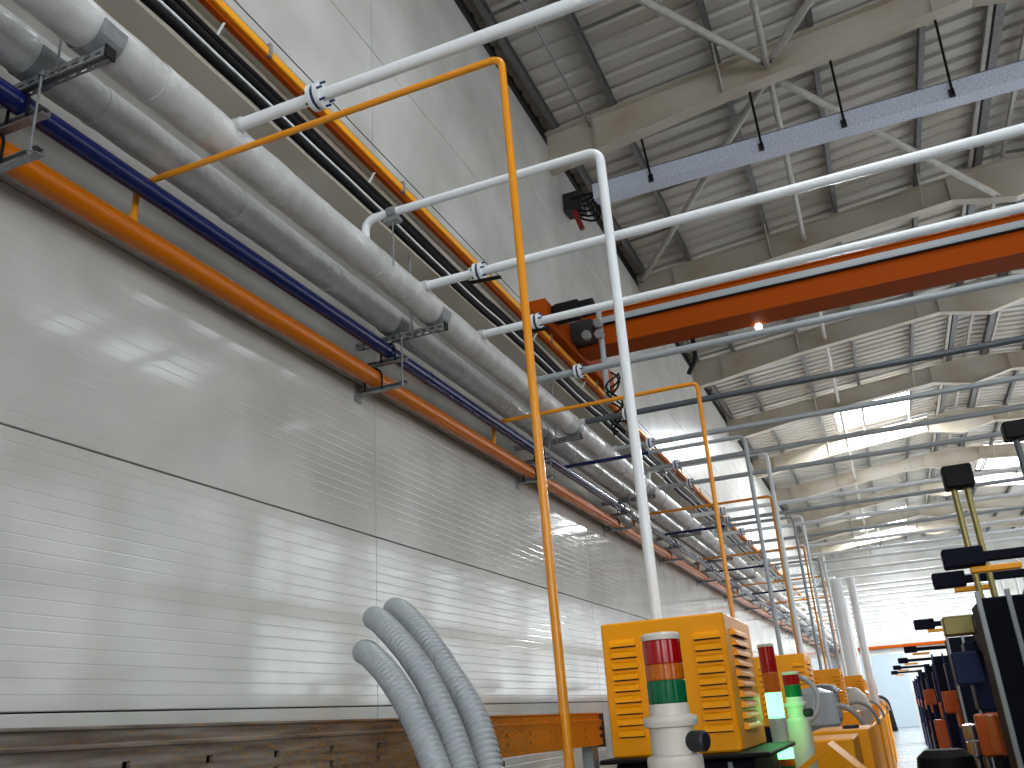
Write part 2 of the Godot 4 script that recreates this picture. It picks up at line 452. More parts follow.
		for x in [-2.4, -0.6, 2.45, 4.35, 7.4]:
			var st := MB.new()
			for sd in [-1, 1]: st.box(Vector3(x - 0.005, rafter_bottom(x) + 0.01, z + sd * 0.008), Vector3(x + 0.005, rafter_top(x) - 0.015, z + sd * 0.09))
			part(first, "stiffener", st, M.steel_paint)
		for x in [-0.6, 2.0, 4.8, 7.4]:                                           # flange braces to the purlins
			for sd in [-1, 1]:
				var fb := MB.new(); fb.sweep([Vector3(x, rafter_bottom(x) + 0.03, z + sd * 0.03), Vector3(x, rafter_top(x) + 0.04, z + sd * 0.55)], 0.016, 6)
				part(first, "flange_brace", fb, M.brace_paint)
	# longitudinal strut tubes and crossed roof bracing
	for z in range(5, -51, -5):
		var b := MB.new(); b.sweep([Vector3(0, 7.74, z - 0.1), Vector3(0, 7.74, z - 4.9)], 0.045, 10)
		single("strut_tube", "white round strut tube between two roof rafters", "strut", b, M.brace_paint, Vector3(0, 7.7, z - 2.5), "strut tubes along the roof")
	for z in [-5, -10]:
		for e in [-2.95, 3.05]:
			var zn: float = z if z == -10 else z - 5.0; var zf: float = z - 5.0 if z == -10 else z
			var sg := -1.0 if z == -10 else 1.0
			var yb := 7.66
			var p0 := Vector3(0.1 * signf(e), 7.74, zn + 0.25 * sg); var p1 := Vector3(e, yb, zf - 0.25 * sg)
			var t := thing("roof_brace", "white diagonal brace tube bolted to a gusset under the roof, " + ("crane side" if z == -10 else "tray side"), "brace", (p0 + p1) / 2, "crossed roof braces")
			var b := MB.new(); b.sweep([p0, p1], 0.05, 10); part(t, "tube", b, M.brace_paint)
			for q in [[p0, p1], [p1, p0]]:
				var d: Vector3 = (q[1] - q[0]).normalized()
				var g := MB.new(); g.beam(q[0] - d * 0.14, q[0] + d * 0.1, 0.1, 0.014); part(t, "end_plate", g, M.brace_paint)
				for s in [-0.09, -0.03]:
					var bl := MB.new(); bl.lathe([Vector2(0, -0.012), Vector2(0.014, -0.012), Vector2(0.014, 0.0)], q[0] + d * s + Vector3(0, -0.008, 0), Vector3.UP, 8); part(t, "bolt", bl, M.black)
	# thin conduit and sag bars under the first bays
	var cd := MB.new(); cd.sweep([Vector3(-2.45, 7.72, NEAR - 0.2), Vector3(-2.45, 7.72, -10.1)], 0.017, 8)
	single("roof_conduit", "thin grey conduit tube strung beneath the roof near the eaves", "conduit", cd, M.galv, Vector3(-2.45, 7.72, -2))
	for s in [[-3.05, -2.1, -7.6], [-2.1, -0.6, -8.4], [-2.1, -0.6, -12.4], [-3.05, -2.1, -13.6], [-2.1, -0.6, -17.3]]:
		var sb := MB.new(); sb.beam(Vector3(s[0], rafter_top(s[0]) + 0.05, s[2]), Vector3(s[1], rafter_top(s[1]) + 0.05, s[2]), 0.03, 0.03)
		single("sag_bar", "short dark sag bar between two roof purlins", "bar", sb, M.purlin, Vector3(s[0], 7.8, s[2]), "sag bars")

# ---------------------------------------------------------------- daylight openings
func build_daylight() -> void:
	var n := 1
	for s in LIGHTS:
		var x0: float = s[0]; var x1: float = s[1]
		var y0 := rafter_top(x0) + 0.19; var y1 := rafter_top(x1) + 0.19
		var t := struct("window_%d" % n, "bright translucent roof light panel set in the corrugated roof", "skylight", Vector3((x0 + x1) / 2, (y0 + y1) / 2, (s[2] + s[3]) / 2))
		n += 1
		var b := MB.new()
		b.prism([Vector2(x0, y0), Vector2(x1, y1), Vector2(x1, y1 + 0.02), Vector2(x0, y0 + 0.02)], Vector3(0, 0, s[2]), Vector3(0, 0, s[3]), Vector3.RIGHT, Vector3.UP)
		part(t, "translucent_sheet", b, M.daylight if s[4] > 0.5 else M.daylight_dull)
		var fr := MB.new()
		for z in [s[2], s[3]]: fr.beam(Vector3(x0, y0 - 0.01, z), Vector3(x1, y1 - 0.01, z), 0.05, 0.05)
		fr.beam(Vector3(x0, y0 - 0.01, s[2]), Vector3(x0, y0 - 0.01, s[3]), 0.05, 0.05); fr.beam(Vector3(x1, y1 - 0.01, s[2]), Vector3(x1, y1 - 0.01, s[3]), 0.05, 0.05)
		part(t, "frame", fr, M.steel_paint)
		var along := Vector3(x1 - x0, y1 - y0, 0).normalized(); var down := along.cross(Vector3.BACK) if along.cross(Vector3.BACK).y < 0 else -along.cross(Vector3.BACK)
		daylight(Vector2(x1 - x0 - 0.1, s[2] - s[3] - 0.1), Vector3((x0 + x1) / 2, (y0 + y1) / 2 - 0.02, (s[2] + s[3]) / 2), down, SKY_LIGHT * s[4], along)
	# side window band, one window in each five metre bay
	for k in 13:
		var z := NEAR if k == 0 else 10.0 - 5.0 * k; var zb := 5.0 - 5.0 * k if k > 0 else 5.0
		side_window(n, z, maxf(zb, FAR)); n += 1
		if zb <= FAR: break
	# windows in the wall behind the viewer
	for k in 3:
		var x0 := -0.4 + 3.4 * k; var x1 := x0 + 3.0
		var t := struct("window_%d" % n, "steel framed window of frosted panes in the near end wall", "window", Vector3((x0 + x1) / 2, 0.6, NEAR)); n += 1
		for i in 3:
			for j in 3:
				var b := MB.new(); b.box(Vector3(x0 + i + 0.03, 0.6 + 1.6 * j + 0.03, NEAR - 0.03), Vector3(x0 + i + 0.97, 0.6 + 1.6 * j + 1.57, NEAR - 0.015)); part(t, "pane", b, M.daylight_end)
		var fr := MB.new()
		for i in 4: fr.box(Vector3(x0 + i - 0.03, 0.57, NEAR - 0.06), Vector3(x0 + i + 0.03, 5.43, NEAR))
		for j in 4: fr.box(Vector3(x0, 0.57 + 1.6 * j, NEAR - 0.06), Vector3(x1, 0.63 + 1.6 * j, NEAR))
		part(t, "frame", fr, M.steel_paint)
		daylight(Vector2(2.9, 4.7), Vector3((x0 + x1) / 2, 3.0, NEAR - 0.08), Vector3.FORWARD, END_LIGHT, Vector3.RIGHT)
	# columns along that wall, with cross bracing in alternate bays
	for k in range(1, -11, -1):
		var zc := 5.0 * k
		var b := MB.new(); b.box(Vector3(9.56, -1.6, zc - 0.1), Vector3(9.86, 7.2, zc + 0.1))
		single("steel_column", "cream steel column standing against the window wall", "column", b, M.steel_paint, Vector3(9.7, -1.6, zc), "window wall columns")
	for k in [-2, -3, -5, -7]:
		for s in [[0.9, 6.2], [6.2, 0.9]]:
			var b := MB.new(); b.sweep([Vector3(9.66, s[0], 5.0 * k - 0.15), Vector3(9.66, s[1], 5.0 * k - 4.85)], 0.06, 8)
			single("wall_brace", "diagonal steel brace tube across a side window", "brace", b, M.steel_paint, Vector3(9.66, 4.9, 5.0 * k - 2.5), "side window braces")

func side_window(n: int, z: float, zb: float) -> void:
	var t := struct("window_%d" % n, "long steel framed side window of frosted panes in the right wall", "window", Vector3(RIGHT, SILL, (z + zb) / 2))
	var cnt := 4 if z - zb > 3 else 2
	var ph := (HEAD - SILL) / 3.0
	for i in cnt:
		var za := lerpf(z - 0.15, zb + 0.15, float(i) / cnt); var zc := lerpf(z - 0.15, zb + 0.15, float(i + 1) / cnt)
		for j in 3:
			var b := MB.new(); b.box(Vector3(RIGHT + 0.12, SILL + ph * j + 0.03, zc + 0.03), Vector3(RIGHT + 0.14, SILL + ph * (j + 1) - 0.03, za - 0.03))
			part(t, "pane", b, M.daylight_side)
	var fr := MB.new()
	for i in cnt + 1:
		var za := lerpf(z - 0.15, zb + 0.15, float(i) / cnt); fr.box(Vector3(RIGHT + 0.08, SILL, za - 0.03), Vector3(RIGHT + 0.16, HEAD, za + 0.03))
	for j in 4: fr.box(Vector3(RIGHT + 0.08, SILL + ph * j - 0.03, zb), Vector3(RIGHT + 0.16, SILL + ph * j + 0.03, z))
	part(t, "frame", fr, M.steel_paint)
	var bk := MB.new(); bk.box(Vector3(RIGHT + 0.2, SILL - 0.1, zb - 0.1), Vector3(RIGHT + 0.3, HEAD + 0.1, z + 0.1)); part(t, "outer_sheet", bk, M.steel_paint)
	daylight(Vector2(z - zb - 0.4, HEAD - SILL - 0.2), Vector3(RIGHT + 0.06, (SILL + HEAD) / 2, (z + zb) / 2), Vector3.LEFT, SIDE_LIGHT * (2.6 if z < -17.0 else 0.92), Vector3.BACK)

# ---------------------------------------------------------------- crane runway and bridge crane
func ibeam(b: MB, x: float, y0: float, y1: float, wide: float, za: float, zb: float, tf := 0.018, tw := 0.012) -> void:
	b.box(Vector3(x - tw / 2, y0 + tf, zb), Vector3(x + tw / 2, y1 - tf, za))

func build_runway_and_crane() -> void:
	for side in 2:
		var x := -2.72 if side == 0 else 9.5
		var t := thing("crane_runway_girder", "cream steel crane runway beam above the wrapped white pipes" if side == 0 else "cream steel crane runway beam along the window wall", "beam", Vector3(x, 3.185, -24))
		var b := MB.new(); ibeam(b, x, 3.185, 3.64, 0.24, NEAR - 0.1, FAR + 0.1); part(t, "web", b, M.girder)
		b = MB.new(); b.box(Vector3(x - 0.12, 3.185, FAR + 0.1), Vector3(x + 0.12, 3.203, NEAR - 0.1)); part(t, "bottom_flange", b, M.girder)
		b = MB.new(); b.box(Vector3(x - 0.12, 3.622, FAR + 0.1), Vector3(x + 0.05, 3.64, NEAR - 0.1)); part(t, "top_flange", b, M.girder)
		for k in range(0, 12):                                                    # brackets back to the wall columns
			b = MB.new(); var z := 5.0 - 5.0 * k
			if side == 0: b.box(Vector3(WALL, 3.2, z - 0.01), Vector3(x, 3.62, z + 0.01))
			else: b.box(Vector3(x, 3.2, z - 0.01), Vector3(9.86, 3.62, z + 0.01))
			part(t, "bracket_plate", b, M.girder)
		b = MB.new(); b.box(Vector3(x - 0.03, 3.64, FAR + 0.1), Vector3(x + 0.03, 3.68, NEAR - 0.1)); part(t, "wheel_rail", b, M.galv)
	# yellow conductor bar with hangers
	var t := thing("conductor_bar", "yellow crane conductor bar running along the cream runway beam", "conductor bar", Vector3(-2.63, 3.64, -24))
	var b := MB.new(); b.prism([Vector2(-0.035, 0), Vector2(0.03, 0), Vector2(0.035, 0.005), Vector2(0.035, 0.048), Vector2(0.03, 0.053), Vector2(-0.035, 0.053)], Vector3(-2.638, 3.638, NEAR - 0.2), Vector3(-2.638, 3.638, FAR + 0.2), Vector3.RIGHT, Vector3.UP)
	part(t, "bar", b, M.rail_yellow)
	b = MB.new(); b.box(Vector3(-2.66, 3.606, FAR + 0.2), Vector3(-2.625, 3.638, NEAR - 0.2)); part(t, "contact_strip", b, M.crane)
	for k in 30:
		var z := 0.2 - 1.55 * k
		var a := MB.new(); a.sweep([Vector3(-2.715, 3.50, z), Vector3(-2.64, 3.615, z)], 0.008, 6); part(t, "hanger_arm", a, M.white_pipe)
		var c := MB.new(); c.box(Vector3(-2.676, 3.63, z - 0.35), Vector3(-2.594, 3.72, z - 0.325)); part(t, "clip", c, M.galv)
	b = MB.new(); b.sweep([Vector3(-2.6, 3.765, NEAR - 0.2), Vector3(-2.6, 3.765, FAR + 0.2)], 0.004, 5)
	single("wire_rope", "thin dark wire rope stretched above the yellow conductor bar", "wire", b, M.grip_dark, Vector3(-2.6, 3.765, -24))
	var tape := thing("cable_clamp", "black clamp strapped around the yellow conductor bar", "clamp", Vector3(-2.63, 3.55, -1.02))
	b = MB.new(); b.box(Vector3(-2.69, 3.54, -1.06), Vector3(-2.585, 3.71, -1.00)); part(tape, "strap", b, M.rubber)
	# cables lying along the bottom flange
	var paths := [[-2.59, 3.228, 0.024, "rubber"], [-2.575, 3.305, 0.026, "rubber"], [-2.575, 3.352, 0.024, "rubber"], [-2.575, 3.265, 0.009, "white_pipe"], [-2.645, 3.315, 0.026, "rubber"]]
	var wv := FastNoiseLite.new(); wv.seed = 9; wv.frequency = 0.32
	for i in paths.size():
		var p: Array = paths[i]; var pts := []
		for k in 110:
			var z := 2.0 - k * 0.3
			var sag := 0.034 * wv.get_noise_2d(z, 0.0) + 0.012 * wv.get_noise_2d(z * 2.0, 30.0 + i)
			pts.append(Vector3(p[0] + 0.012 * wv.get_noise_2d(z, 60.0), p[1] + sag, z))
		b = MB.new(); b.sweep(pts, p[2], 7)
		single("power_cable", "thin white cable between the black cables on the runway beam" if p[3] != "rubber" else "thick black power cable lying along the cream runway beam", "cable", b, M[p[3]], Vector3(p[0], p[1], -14), "" if p[3] != "rubber" else "black runway cables")
	# bridge crane
	var c := thing("bridge_crane", "orange overhead bridge crane girder spanning the hall under the roof", "crane", Vector3(3.4, 3.68, -8.7))
	b = MB.new(); b.box(Vector3(-2.5, 3.77, -8.84), Vector3(9.25, 4.14, -8.54)); part(c, "bridge_girder", b, M.crane)
	b = MB.new(); b.box(Vector3(-2.5, 3.75, -8.87), Vector3(9.25, 3.77, -8.50)); part(c, "lower_flange", b, M.crane)
	b = MB.new(); b.box(Vector3(-2.5, 4.14, -8.86), Vector3(9.25, 4.155, -8.52)); part(c, "upper_flange", b, M.crane)
	b = MB.new(); b.prism([Vector2(-8.54, 4.005), Vector2(-8.505, 4.005), Vector2(-8.505, 4.02), Vector2(-8.5, 4.02), Vector2(-8.5, 4.075), Vector2(-8.54, 4.075)], Vector3(-2.3, 0, 0), Vector3(9.1, 0, 0), Vector3.BACK, Vector3.UP); part(c, "festoon_track", b, M.grey_pipe)
	b = MB.new(); b.box(Vector3(-2.3, 3.985, -8.52), Vector3(9.1, 4.003, -8.50)); part(c, "black_strip", b, M.rubber)  # thin black strip along the underside of the festoon track
	for side in 2:
		var x := -2.72 if side == 0 else 9.5
		b = MB.new(); b.cbox(Vector3(x - 0.02, 3.72, -9.95), Vector3(x + 0.2, 3.98, -7.55), 0.01); part(c, "end_truck", b, M.crane)
		for z in [-9.7, -7.8]:
			b = MB.new(); b.lathe([Vector2(0, -0.04), Vector2(0.1, -0.04), Vector2(0.1, -0.03), Vector2(0.085, -0.03), Vector2(0.085, 0.03), Vector2(0.1, 0.03), Vector2(0.1, 0.04), Vector2(0, 0.04)], Vector3(x, 3.765, z), Vector3.RIGHT, 18); part(c, "wheel", b, M.grip_dark)
		var xm := x + 0.22 if side == 0 else x - 0.05
		b = MB.new(); b.lathe([Vector2(0, 0), Vector2(0.1, 0), Vector2(0.11, 0.03), Vector2(0.11, 0.26), Vector2(0.085, 0.28), Vector2(0.085, 0.42), Vector2(0, 0.43)], Vector3(xm, 3.86, -7.75), Vector3.RIGHT if side == 0 else Vector3.LEFT, 18); part(c, "drive_motor", b, M.black)
	b = MB.new(); b.box(Vector3(-2.55, 3.78, -8.5), Vector3(-2.28, 4.0, -8.3)); part(c, "gearbox", b, M.grip_dark)
	# collector post with gauges beside the truck
	b = MB.new(); b.sweep([Vector3(-2.17, 4.10, -8.25), Vector3(-2.17, 2.98, -8.25)], 0.03, 10); part(c, "collector_post", b, M.grey_pipe)
	for q in [[-2.17, 3.86], [-2.17, 3.74], [-2.31, 3.76]]:
		b = MB.new(); b.lathe([Vector2(0, 0), Vector2(0.05, 0), Vector2(0.05, 0.05), Vector2(0.042, 0.055), Vector2(0, 0.055)], Vector3(q[0], q[1], -8.21), Vector3.BACK, 16); part(c, "limit_switch", b, M.galv)
	for k in 3:
		var pts := []
		for j in 14: pts.append(Vector3(-2.1 + 0.07 * sin(j * 0.9 + k), 3.3 - 0.05 * j, -8.25 + 0.05 * cos(j * 0.8 + 2 * k)))
		b = MB.new(); b.sweep(pts, 0.011, 6); part(c, "control_cable", b, M.rubber)
	b = MB.new(); b.sweep(bend([Vector3(-1.32, 3.74, -8.86), Vector3(-1.32, 3.52, -8.86), Vector3(-1.42, 3.36, -8.86)], 0.04), 0.026, 8); part(c, "stop_arm", b, M.black)
	b = MB.new(); b.box(Vector3(-2.02, 3.66, -8.66), Vector3(-1.98, 3.75, -8.62)); part(c, "cable_stop", b, M.black)
	for x in [-0.62, 4.0]:
		var lp := MB.new(); lp.lathe([Vector2(0, -0.03), Vector2(0.035, -0.025), Vector2(0.04, 0.0), Vector2(0.03, 0.03)], Vector3(x, 3.72, -8.85), Vector3.UP, 12); part(c, "warning_lamp", lp, M.lit_lamp)

# ---------------------------------------------------------------- pipe rack on the wall
func build_pipe_rack() -> void:
	var b := MB.new(); b.sweep([Vector3(-2.95, 2.30, NEAR - 0.1), Vector3(-2.95, 2.30, FAR + 0.1)], 0.06, 20)
	var t := thing("gas_main", "thick orange gas pipe running along the white wall", "pipe", Vector3(-2.95, 2.24, -24)); part(t, "pipe_run", b, M.orange_pipe)
	for k in 9:
		b = MB.new(); b.sweep([Vector3(-2.95, 2.30, 1.0 - 6.0 * k), Vector3(-2.95, 2.30, 0.985 - 6.0 * k)], 0.0625, 20); part(t, "weld_ring", b, M.orange_pipe)
	b = MB.new(); b.sweep([Vector3(-2.83, 2.475, NEAR - 0.1), Vector3(-2.83, 2.475, FAR + 0.1)], 0.048, 20)
	t = thing("air_main", "dark blue compressed air pipe above the thick orange gas pipe", "pipe", Vector3(-2.83, 2.43, -24)); part(t, "pipe_run", b, M.blue_pipe)
	for k in 9:
		b = MB.new(); b.sweep([Vector3(-2.83, 2.475, 0.5 - 6.0 * k), Vector3(-2.83, 2.475, 0.485 - 6.0 * k)], 0.0505, 20); part(t, "weld_ring", b, M.blue_pipe)
	# two insulated pipes in wrapped white jacketing
	var variants := []
	for v in 4:
		var f := FastNoiseLite.new(); f.seed = 20 + v; f.frequency = 0.9
		var j := MB.new(); var pts := []; var rad := []
		for i in 13:
			var z := -0.93 * i / 12.0
			pts.append(Vector3(0.004 * f.get_noise_1d(z * 2.0), 0.005 * f.get_noise_1d(40.0 + z * 2.0), z))
			var e := 0.0
			if i == 0: e = 0.003
			if i == 12: e = -0.004
			rad.append(0.0985 + e + 0.0035 * f.get_noise_1d(z * 3.0 + 90.0))
		j.sweep(pts, rad, 22, true)
		variants.append(j.mesh(Vector3.ZERO))
	for p in [[-2.803, "insulated white pipe in wrapped jacketing beside the dark blue pipe"], [-2.474, "insulated white pipe in wrapped jacketing feeding the cross pipes"]]:
		t = thing("insulated_pipe", p[1], "pipe", Vector3(p[0], 2.60, -24))
		var z := NEAR - 0.1; var k := 0
		while z > FAR + 1.0:
			var tw := Basis(Vector3.BACK, rng.randf() * TAU)
			partm(t, "jacket_section", variants[k * 7 % 4], M.jacket, Vector3(p[0], 2.70, z), tw); z -= 0.92; k += 1
	# brackets every 2.95 m
	var first: Node3D = null
	for k in range(-1, 18):
		var z := -2.0 - 2.95 * k
		if first:
			copy(first, Vector3(0, 0, z - first.position.z)); continue
		t = thing("pipe_bracket", "galvanised slotted strut bracket with hanger rods carrying the pipes", "bracket", Vector3(WALL, 2.2, z), "pipe brackets on the wall")
		t.set_meta("base", "pipe_bracket"); first = t
		var us := MB.new(); var y := 2.555
		us.box(Vector3(WALL, y + 0.036, z - 0.022), Vector3(-2.39, y + 0.042, z + 0.022))   # channel back up, lips down
		for s in [-1, 1]:
			us.box(Vector3(WALL, y + 0.024, z + s * 0.022 - 0.002), Vector3(-2.39, y + 0.042, z + s * 0.022 + 0.002))
			us.box(Vector3(WALL, y, z + s * 0.022 - 0.002), Vector3(-2.39, y + 0.010, z + s * 0.022 + 0.002))
			for i in 12:
				var x := -2.41 - 0.06 * i; us.box(Vector3(x, y + 0.010, z + s * 0.022 - 0.002), Vector3(x + 0.024, y + 0.024, z + s * 0.022 + 0.002))
		part(t, "upper_strut", us, M.galv)
		var cap := MB.new(); cap.box(Vector3(-2.392, y - 0.004, z - 0.026), Vector3(-2.384, y + 0.05, z + 0.026)); part(t, "end_cap", cap, M.black)
		for yy in [2.395, 2.205]:
			var ls := MB.new(); var xe := -2.70
			ls.prism([Vector2(-0.02, 0), Vector2(0.02, 0), Vector2(0.02, 0.004), Vector2(-0.016, 0.004), Vector2(-0.016, 0.028), Vector2(0.02, 0.028), Vector2(0.02, 0.032), Vector2(-0.02, 0.032)], Vector3(WALL, yy, z), Vector3(xe, yy, z), Vector3.BACK, Vector3.UP)
			part(t, "lower_strut", ls, M.galv)
			var pl := MB.new(); pl.box(Vector3(WALL - 0.005, yy - 0.05, z - 0.04), Vector3(WALL + 0.012, yy + 0.08, z + 0.04)); part(t, "wall_plate", pl, M.galv)
		for r in [[-2.72, 2.19, 2.60], [-2.638, 2.55, 3.19]]:
			var rd := MB.new(); rd.sweep([Vector3(r[0], r[1], z + 0.03), Vector3(r[0], r[2], z + 0.03)], 0.006, 6); part(t, "hanger_rod", rd, M.galv)
			for yy in [r[1] + 0.012, r[2] - 0.03]:
				var nt := MB.new(); nt.lathe([Vector2(0, 0), Vector2(0.014, 0), Vector2(0.014, 0.012), Vector2(0, 0.012)], Vector3(r[0], yy, z + 0.03), Vector3.UP, 6); part(t, "nut", nt, M.bolt)
		var cl := MB.new(); var arc := []                                          # u-bolts over the blue and orange pipes
		for i in 13: arc.append(Vector3(-2.83 + 0.056 * cos(PI * i / 12), 2.475 + 0.056 * sin(PI * i / 12), z + 0.03))
		arc.push_front(Vector3(-2.774, 2.40, z + 0.03)); arc.append(Vector3(-2.886, 2.40, z + 0.03))
		cl.sweep(arc, 0.007, 6); part(t, "u_bolt", cl, M.black)
		cl = MB.new(); arc = []
		for i in 13: arc.append(Vector3(-2.95 + 0.068 * cos(PI * i / 12), 2.30 + 0.068 * sin(PI * i / 12), z + 0.03))
		arc.push_front(Vector3(-2.882, 2.21, z + 0.03)); arc.append(Vector3(-3.018, 2.21, z + 0.03))
		cl.sweep(arc, 0.007, 6); part(t, "u_bolt", cl, M.black)
		for x in [-2.803, -2.474]:
			var sd := MB.new(); var ar := []
			for i in 17: ar.append(Vector2(cos(PI + PI * i / 16) * 0.1035, sin(PI + PI * i / 16) * 0.1035))
			for i in 17: ar.append(Vector2(cos(TAU - PI * i / 16) * 0.1065, sin(TAU - PI * i / 16) * 0.1065))
			sd.prism(ar, Vector3(x, 2.70, z - 0.06), Vector3(x, 2.70, z + 0.06), Vector3.RIGHT, Vector3.UP); part(t, "saddle", sd, M.galv)

# ---------------------------------------------------------------- pipes crossing the hall
func flange(t: Node3D, p: Vector3, r: float, axis: Vector3) -> void:
	var b := MB.new(); b.lathe([Vector2(r, -0.026), Vector2(r * 2.1, -0.026), Vector2(r * 2.1, -0.006), Vector2(r, -0.006)], p, axis, 18); var f := part(t, "flange", b, M.white_pipe)
	b = MB.new(); b.lathe([Vector2(r, -0.006), Vector2(r * 1.9, -0.006), Vector2(r * 1.9, 0.012), Vector2(r, 0.012)], p, axis, 18); part(t, "butterfly_valve", b, M.flange_blue)
	b = MB.new(); b.lathe([Vector2(r, 0.012), Vector2(r * 2.1, 0.012), Vector2(r * 2.1, 0.032), Vector2(r, 0.032)], p, axis, 18); part(t, "flange", b, M.white_pipe)
	for i in 6:
		var a := TAU * (i + 0.5) / 6; var d := Vector3(0, cos(a), sin(a)) * r * 1.75
		b = MB.new(); b.sweep([p + d - axis * 0.04, p + d + axis * 0.06], 0.006, 6); part(f, "bolt", b, M.flange_blue)

func build_cross_pipes() -> void:
	var rows := [-2.76, -4.655, -5.56, -6.67, -8.0, -9.11, -10.17, -11.18, -13.23, -13.97, -15.1, -16.34, -17.54, -18.78, -19.86, -21.5, -23.1, -25.0, -26.2, -27.7, -29.3, -31.0, -32.6, -34.2, -35.9, -37.8, -39.6, -41.5, -43.5, -45.5, -47.5, -49.5]
	for i in rows.size():
		var z: float = rows[i]; var y := 2.75; var r := 0.03
		var m: Material = M.white_pipe
		var lb := "white water pipe crossing the hall from the wrapped pipe, far rank"
		if i == 0: lb = "white water pipe with blue flange crossing above the small orange branch"
		elif i == 1: lb = "white water pipe with blue flange crossing below the light grey cable tray"
		elif i == 2: lb = "white water pipe crossing just in front of the orange crane girder"
		elif i == 3: lb = "light grey pipe crossing just below the orange crane girder"; m = M.grey_pipe
		elif i == 4: lb = "dark grey pipe crossing the hall past the black flange, beyond the crane"; m = M.dark_pipe
		elif i in [5, 6, 7, 9, 11]: m = M.grey_pipe; lb = "grey pipe crossing the hall beyond the dark grey pipe"
		var t := thing("cross_pipe", lb, "pipe", Vector3(-0.2, y - r, z), "" if i < 5 else ("grey cross pipes" if m == M.grey_pipe else "far white cross pipes"))
		var xe := 2.1 if i < 5 else 2.9 + 0.3 * rng.randf()
		var b := MB.new()
		var end := Vector3(xe, 0.9 if i > 4 else 1.6, z)
		b.sweep(bend([Vector3(-2.45, y, z), Vector3(xe, y, z), end], 0.1), r, 12); part(t, "pipe_run", b, m)
		if i < 16:
			flange(t, Vector3(-1.94 - (0.05 if i % 2 else 0.0), y, z), r, Vector3.RIGHT)
			if i in [1, 2, 4]:
				b = MB.new(); b.beam(Vector3(-2.06, y - 0.06, z), Vector3(-1.84, y - 0.075, z), 0.03, 0.012); part(t, "lever", b, M.rubber)
		b = MB.new(); b.sweep([Vector3(-2.41, y, z), Vector3(-2.36, y, z)], r * 1.25, 12); part(t, "collar", b, M.jacket)

# ---------------------------------------------------------------- branch pipes dropping to the machines
func build_drops() -> void:
	var first := true
	for z in [-2.70, -6.97, -11.75, -16.2, -20.6, -25.0]:
		var t := thing("gas_branch", "thin orange gas branch pipe dropping beside the steel beam" if first else "thin orange gas branch pipe dropping towards a far machine", "pipe", Vector3(-0.97, -1.6, z), "" if first else "far orange branches")
		var b := MB.new(); b.sweep(bend([Vector3(-2.93, 2.34, z), Vector3(-2.93, 2.55, z), Vector3(-1.0 - (0.06 if not first else 0.0), 2.55, z), Vector3(-0.93 - (0.12 if not first else 0.0), -1.6, z)], 0.045), 0.0155 if first else 0.018, 10); part(t, "pipe_run", b, M.gas_pipe)
		b = MB.new(); b.lathe([Vector2(0.018, 0.05), Vector2(0.024, 0.0)], Vector3(-2.935, 2.345, z), Vector3.UP, 12); part(t, "tee", b, M.gas_pipe)
		first = false
	first = true
	for z in [-4.045, -11.0, -15.5, -20.0, -24.4]:
		var t := thing("water_branch", "white water pipe looping off the wrapped pipe and dropping behind the yellow cover" if first else "white water branch pipe dropping towards a far machine", "pipe", Vector3(-0.957, -1.6, z), "" if first else "far white branches")
		var b := MB.new(); b.sweep(bend([Vector3(-2.47, 2.74, z), Vector3(-2.47, 2.95, z), Vector3(-0.957, 2.95, z), Vector3(-0.95, -1.6 if first else -0.34, z)], 0.07), 0.026, 14); part(t, "pipe_run", b, M.white_pipe)
		for x in [-2.28]:
			b = MB.new(); b.sweep([Vector3(x - 0.03, 2.95, z), Vector3(x + 0.03, 2.95, z)], 0.036, 12); part(t, "union_nut", b, M.galv)
			b = MB.new(); b.box(Vector3(x - 0.05, 2.88, z - 0.03), Vector3(x + 0.05, 2.905, z + 0.03)); part(t, "pipe_clamp", b, M.galv)
			b = MB.new(); b.sweep([Vector3(x, 2.9, z), Vector3(x, 2.58, z)], 0.005, 6); part(t, "clamp_rod", b, M.galv)
		first = false
	for z in [-8.6, -13.1, -17.6, -22.0]:
		var t := thing("air_branch", "dark grey air branch pipe leaving the blue main and dropping to a machine", "pipe", Vector3(-0.93, -1.6, z), "air branches")
		var b := MB.new(); b.sweep([Vector3(-2.82, 2.5, z), Vector3(-1.9, 2.5, z)], 0.02, 10); part(t, "blue_tail", b, M.blue_pipe)
		b = MB.new(); b.sweep(bend([Vector3(-1.9, 2.5, z), Vector3(-0.93, 2.5, z), Vector3(-0.92, -0.34, z)], 0.06), 0.021, 10); part(t, "pipe_run", b, M.grey_pipe)

